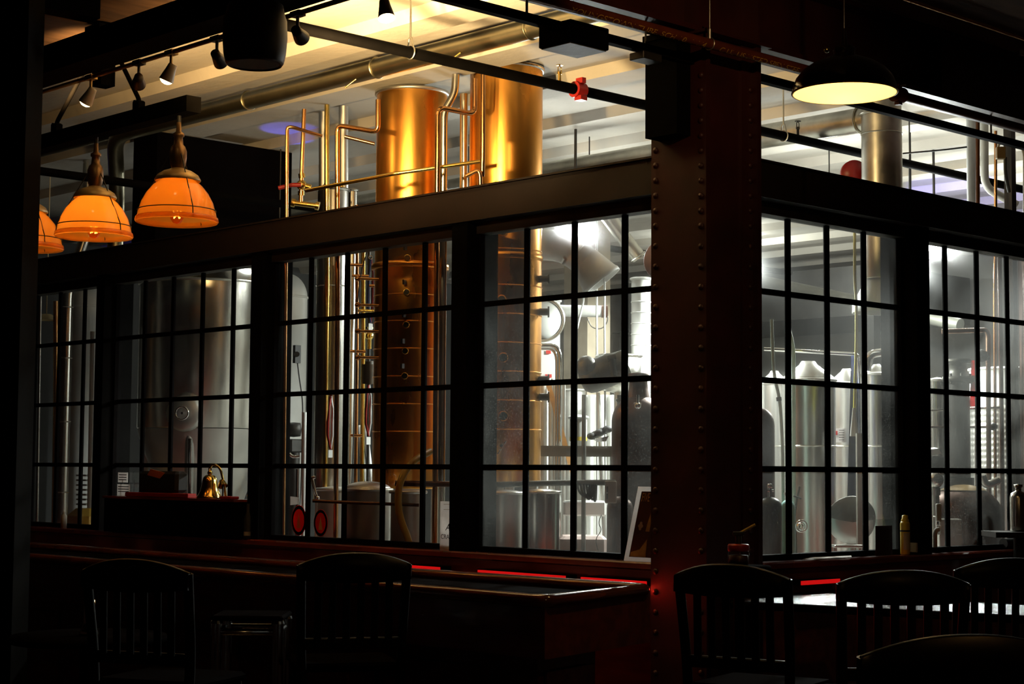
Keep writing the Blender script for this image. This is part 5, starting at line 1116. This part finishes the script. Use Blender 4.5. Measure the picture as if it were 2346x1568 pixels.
obj('tan_cover', MB().lathe([(R*.62, zt+.140), (R*.5, zt+.155), (R*.2, zt+.172), (.0001, zt+.175)], (x, y, 0), n=40, a0=base_a-1.6, a1=base_a+2.6), m_tan, t)
t = thing('control_cabinet', 'grey control box in front of the dark copper pot', 'box', pt(2176, 1250, 10.2)); p = pt(2174, 1205, 10.2)
obj('case', MB().cbox((p.x, p.y, .70), (.135, .10, 1.06), (X_, Y_, Z_), bev=.006), m_box, t)
obj('handle_lever', MB().tube([pt(2148, 1182, 9.85), pt(2148, 1215, 9.85)], .008, n=8).cyl(pt(2138, 1184, 9.85), pt(2150, 1184, 9.85), .004, n=6), m_chrome, t)
one('white_valve', MB().cbox(pt(2150, 1175, 9.8), (.028, .03, .10), (X_, Y_, Z_), bev=.004).cbox(pt(2151, 1215, 9.8), (.022, .03, .05), (X_, Y_, Z_)), m_white, 'white valve body at the left of the grey control box', 'valve')
riser('white_pipe', 'short white bent pipe below the white valve', [(2152, 1213), (2142, 1216), (2141, 1300)], 9.75, .013, m_white, fil=.03)
one('knobbed_flask', MB().cyl((*pt(2143, 1118, 10.4).xy, 0), pt(2143, 1135, 10.4), .022, n=10).ball(pt(2143, 1100, 10.4), .05, 16).cyl(pt(2143, 1118, 10.4), pt(2143, 1135, 10.4), .03, n=14), m_steel, 'round steel flask at the lower left of the sixth window', 'flask')
one('bent_sheet', MB().slab([pt(2130, 1045, 10.6), pt(2158, 1040, 10.6), pt(2150, 1028, 10.6), pt(2130, 1030, 10.6)], FW, .1), m_white, 'bright white folded sheet at the left of the sixth window', 'sheet')
one('dark_tub', MB().cbox(pt(2144, 1060, 10.7), (.09, .09, .08), (X_, Y_, Z_), bev=.01).cyl((*pt(2144, 1060, 10.7).xy, 0), pt(2144, 1070, 10.7), .02, n=10), m_dark, 'dark tub below the bright folded sheet', 'tub')
riser('steel_pipe', 'curved thick pipe at the lower right of the sixth window', [(2250, 1090), (2258, 1115), (2290, 1100)], 10.6, .024, m_steel, fil=.1)
t, x, y, R, zb, zt = drum('brown_locker', 'brown cabinet column at the far right edge of the sixth window', 'cabinet', 2385, 110, 11.1, 590, None, m_dkcopper, n=4, rim=False)
t = thing('steel_bottle', 'steel bottle at the right edge behind the sixth window', 'bottle', pt(2334, 1215, 9.75)); p = pt(2334, 1218, 9.75)
obj('bottle_body', MB().lathe([(.0001, -.0), (.046, 0), (.048, .01), (.048, .19), (.040, .215), (.018, .225), (.018, .245), (.024, .247), (.024, .262), (.0001, .265)], p, n=30), m_steel, t)
one('shelf_board', MB().cbox((p.x, p.y, p.z-.016), (.34, .3, .03), (X_, Y_, Z_)).cyl((p.x, p.y, 0), (p.x, p.y, p.z-.03), .03, n=12), m_dark, 'small dark stand under the steel bottle', 'stand')

# far wall details and housings of the added hall lamps
for i, (p, e) in enumerate(HALL):
    p = pt(*p)
    t = thing('added_hall_lamp', ['added round hall lamp over the fermenters', 'added round hall lamp nearest the right windows', 'added round hall lamp behind the right copper column', 'added round hall lamp above the left tanks', 'added round hall lamp at the far right of the hall', 'added round hall lamp far back in the hall'][i], 'added light', p, 'added round lamps of the hall')
    obj('globe', MB().ball(p, .05, 20), m_tube, t)
    obj('cap', MB().lathe([(.03, .035), (.04, .05), (.03, .07), (.008, .08)], p, n=20), m_dark, t)
    obj('suspension', MB().cyl(p+Vector((0, 0, .07)), (p.x, p.y, ZC), .005, n=6), m_dark, t)
    light('POINT', 'added_hall_light', p+Vector((0, 0, -.07)), e, COOL, .08)

for i, (q, e) in enumerate(FILL):  # lamps added behind column and posts to brighten the plant
    p = pt(*q); t = thing('added_hanging_lamp', ['added hanging lamp hidden behind the riveted column', 'added hanging lamp hidden behind the post between the right windows', 'added hanging lamp hidden behind the post left of the first window', 'added hanging lamp farther back, hidden behind the riveted column'][i], 'work light', p, 'added hanging hall lamps')
    obj('lamp', MB().ball(p, .045, 18), m_tube, t)
    obj('shade', MB().lathe([(.14, .0), (.13, .05), (.06, .09), (.02, .12)], p, n=28), m_dark, t); obj('suspension', MB().cyl(p+Vector((0, 0, .11)), (p.x, p.y, ZC), .006, n=8), m_dark, t)
    light('SPOT', 'added_lamp_beam', p+Vector((0, 0, -.05)), e, COOL, .06, (p.x, p.y, 0), 172, .25)

for i, (q, aim, e) in enumerate((((2085, 500, 13.5), (2190, 425, 0), 170), ((640, 540, 13.2), (660, 300, 0), 22))):
    p = pt(*q); a = onZ(aim[0], aim[1], 3.99); t = thing('blue_spotlight', ['small blue spotlight washing the ceiling right of the silver duct', 'small blue spotlight washing the ceiling at the left'][i], 'spotlight', p, 'blue spotlights')
    ax = (a-p).normalized()
    obj('lamp_can', MB().lathe([(.0001, -.06), (.03, -.05), (.035, 0), (.03, 0), (.0001, -.02)], p, ax, 18), m_dark, t); obj('stem', MB().cyl(p-ax*.03, (p.x, p.y, ZC), .006, n=6), m_dark, t)
    light('SPOT', 'blue_beam', p+ax*.02, e, (.12, .12, 1), .02, a, 30, .3)

q = Vector((-2.6, -3.0, 3.75)); aim = Vector((-.35, -.3, 3.62)); ax = (aim-q).normalized()  # unseen lamp added to bring out the pipe lettering
t = thing('track_spotlight', 'added spotlight lighting the stencilled pipe in front of the girder, above the frame', 'spotlight', q, 'track spotlights')
obj('lamp_can', MB().lathe([(.0001, -.09), (.022, -.088), (.026, -.06), (.036, -.01), (.038, .002)], q, ax, 20), m_white, t); obj('arm', MB().cyl(q-ax*.05, (q.x-ax.x*.05, q.y-ax.y*.05, ZC), .008, n=8), m_spk, t)
light('SPOT', 'track_beam', q+ax*.02, 100, (1, .62, .28), .02, aim, 32, .9)

# warm track spots shining into the hall; bare ceiling washes added beside the heads
for k_ in (3, 4): light('SPOT', 'track_beam', hp[k_], 52, WARM, .02, pt(900, 560, 11) if k_ == 3 else pt(1120, 420, 10.7), 44, .9)
for k_ in (0, 2): light('SPOT', 'track_beam', hp[k_], 3, WARM, .02, (hp[k_].x-.5, hp[k_].y, 0), 60, .8)
light('SPOT', 'added_ceiling_wash', Vector((XT+.16, hp[4].y-.1, 3.22)), 430, (1, .70, .32), .05, (XT+1.2, hp[4].y+.35, 4.1), 112, 1)
light('SPOT', 'added_ceiling_wash', Vector((XT+.16, hp[2].y-.4, 3.22)), 230, (1, .64, .26), .05, (XT+1.2, hp[2].y+.3, 4.1), 112, 1)
light('SPOT', 'added_ceiling_wash', Vector((XT+.16, hp[0].y+.6, 3.60)), 60, (1, .62, .24), .05, (XT+.9, hp[0].y+.8, 4.1), 116, 1)

# ================================================================== THINGS ON THE RIGHT LEDGE
t = thing('menu_holder', 'clear upright holder with a dark red card on the right ledge', 'menu holder', (onY(2025, 1280, -.10).x, -.10, Z1)); x = t.location.x
zt_ = onY(2024, 1205, -.10).z
obj('card', MB().box((x-.075, -.103, Z1+.002), (x+.075, -.099, zt_)), m_skin, t)
obj('card_print', MB().box((x-.045, -.1038, Z1+.13), (x+.045, -.1033, Z1+.15)).box((x-.035, -.1038, Z1+.09), (x+.035, -.1033, Z1+.10)), m_dkcopper, t)
obj('acrylic_shell', MB().box((x-.085, -.110, Z1), (x+.095, -.107, zt_+.035)).box((x-.085, -.095, Z1), (x+.095, -.092, zt_+.035)), m_clear, t)
c_ = onY(2074, 1270, -.08); c_.z = Z1; k_ = (onY(2074, 1180, -.08).z-Z1)/.24
t = thing('spray_bottle', 'yellow spray can with a black band standing on the right ledge', 'can', c_)
obj('can_body', MB().lathe([(.0001, 0), (.024, 0), (.026, .004), (.026, .185*k_), (.022, .20*k_), (.0001, .2*k_)], c_, n=32), m_yel, t)
obj('band', MB().lathe([(.0265, .138*k_), (.0265, .148*k_)], c_, n=32), m_rubber, t)
obj('label_wrap', MB().lathe([(.0264, .03*k_), (.0264, .13*k_)], c_, n=32, a0=-2.9, a1=-1.6, hint=(1, 0, 0)), m_paper, t)
obj('cap', MB().lathe([(.021, .20*k_), (.021, .21*k_), (.017, .215*k_), (.016, .236*k_), (.0001, .24*k_)], c_, n=28), m_yel, t)
x = onY(2099, 1262, -.08).x
t = thing('paper_box', 'small tipped pale box beside the yellow can on the right ledge', 'box', (x, -.08, Z1))
obj('carton', MB().cbox((x+.015, -.08, Z1+.032), (.105, .05, .052), (Vector((.97, 0, -.10)).normalized(), Vector((0, 1, 0)), Vector((.10, 0, .97)).normalized()), bev=.003), m_paper, t)
obj('end_flap', MB().cbox((x+.085, -.08, Z1+.022), (.03, .045, .035), bev=.004), m_red, t)
A = onY(1850, 1277, -.09)
mb = MB()
for k_ in range(3):
    o = Vector((A.x+.02*k_, -.045-.01*k_, Z1+.001+.0022*k_)); X1 = Vector((1, -.05*k_, 0)); mb.slab([o+Vector((0, -.07, 0)), o+Vector((.27, -.075, 0)), o+Vector((.34+.04*k_, .035, .0)), o+Vector((.05, .035, 0))], (0, 0, 1), .0015)
one('loose_papers', mb, m_paper, 'loose white papers lying on the right ledge under the fermenters', 'papers')
x = onY(2326, 1240, -.05).x
t = thing('torch', 'black torch with a yellow ring lying on the right ledge at the edge', 'torch', (x, -.04, Z1)); zc_ = Z1+.032
obj('barrel', MB().cyl((x-.10, -.03, zc_), (x+.02, -.04, zc_), .030, n=24), m_rubber, t)
obj('yellow_ring', MB().cyl((x+.02, -.04, zc_), (x+.05, -.0425, zc_), .031, .027, n=24), m_yel, t)
obj('head', MB().cyl((x+.05, -.0425, zc_), (x+.10, -.046, zc_), .027, n=24), m_red, t)
# jar with spoon beside the column
v = onY(1692, 1290, -.30)
pc = pt(1692, 1296, 7.7)
t = thing('condiment_jar', 'red-lidded glass jar with a spoon leaning out, in front of the riveted column', 'jar', (pc.x, pc.y, pc.z))
pr = (pc.x, pc.y, pc.z)
obj('glass_body', MB().lathe([(.0001, 0), (.045, 0), (.048, .01), (.048, .055), (.044, .065)], pr, n=28), m_clear, t)
obj('contents', MB().lathe([(.0001, .003), (.042, .003), (.043, .045), (.0001, .047)], pr, n=28), m_skin, t)
obj('lid', MB().lathe([(.046, .062), (.048, .066), (.048, .088), (.044, .094), (.0001, .095)], pr, n=28), m_red, t)
P_ = Vector(pr)+Vector((0, 0, .095))
obj('spray_head', MB().cyl(P_, P_+Vector((0, 0, .035)), .014, n=14).cbox(P_+Vector((0, 0, .045)), (.05, .02, .02), (X_, Y_, Z_), bev=.004), m_rubber, t)
obj('nozzle', MB().cyl(P_+Vector((0, 0, .045)), P_+RT*.075+Vector((0, 0, .085)), .006, n=10), m_yelhose, t)
t = thing('round_side_table', 'small dark round high table carrying the jar in front of the riveted column', 'table', (pc.x, pc.y, .012))
obj('table_top', MB().lathe([(.0001, pc.z-.035), (.14, pc.z-.035), (.145, pc.z-.024), (.14, pc.z-.0125), (.0001, pc.z-.0125)], (pc.x, pc.y, .012), n=36), m_seat, t)
obj('pedestal', MB().lathe([(.13, 0), (.13, .015), (.03, .04), (.022, .1), (.022, pc.z-.035)], (pc.x, pc.y, .012), n=20), m_black, t)
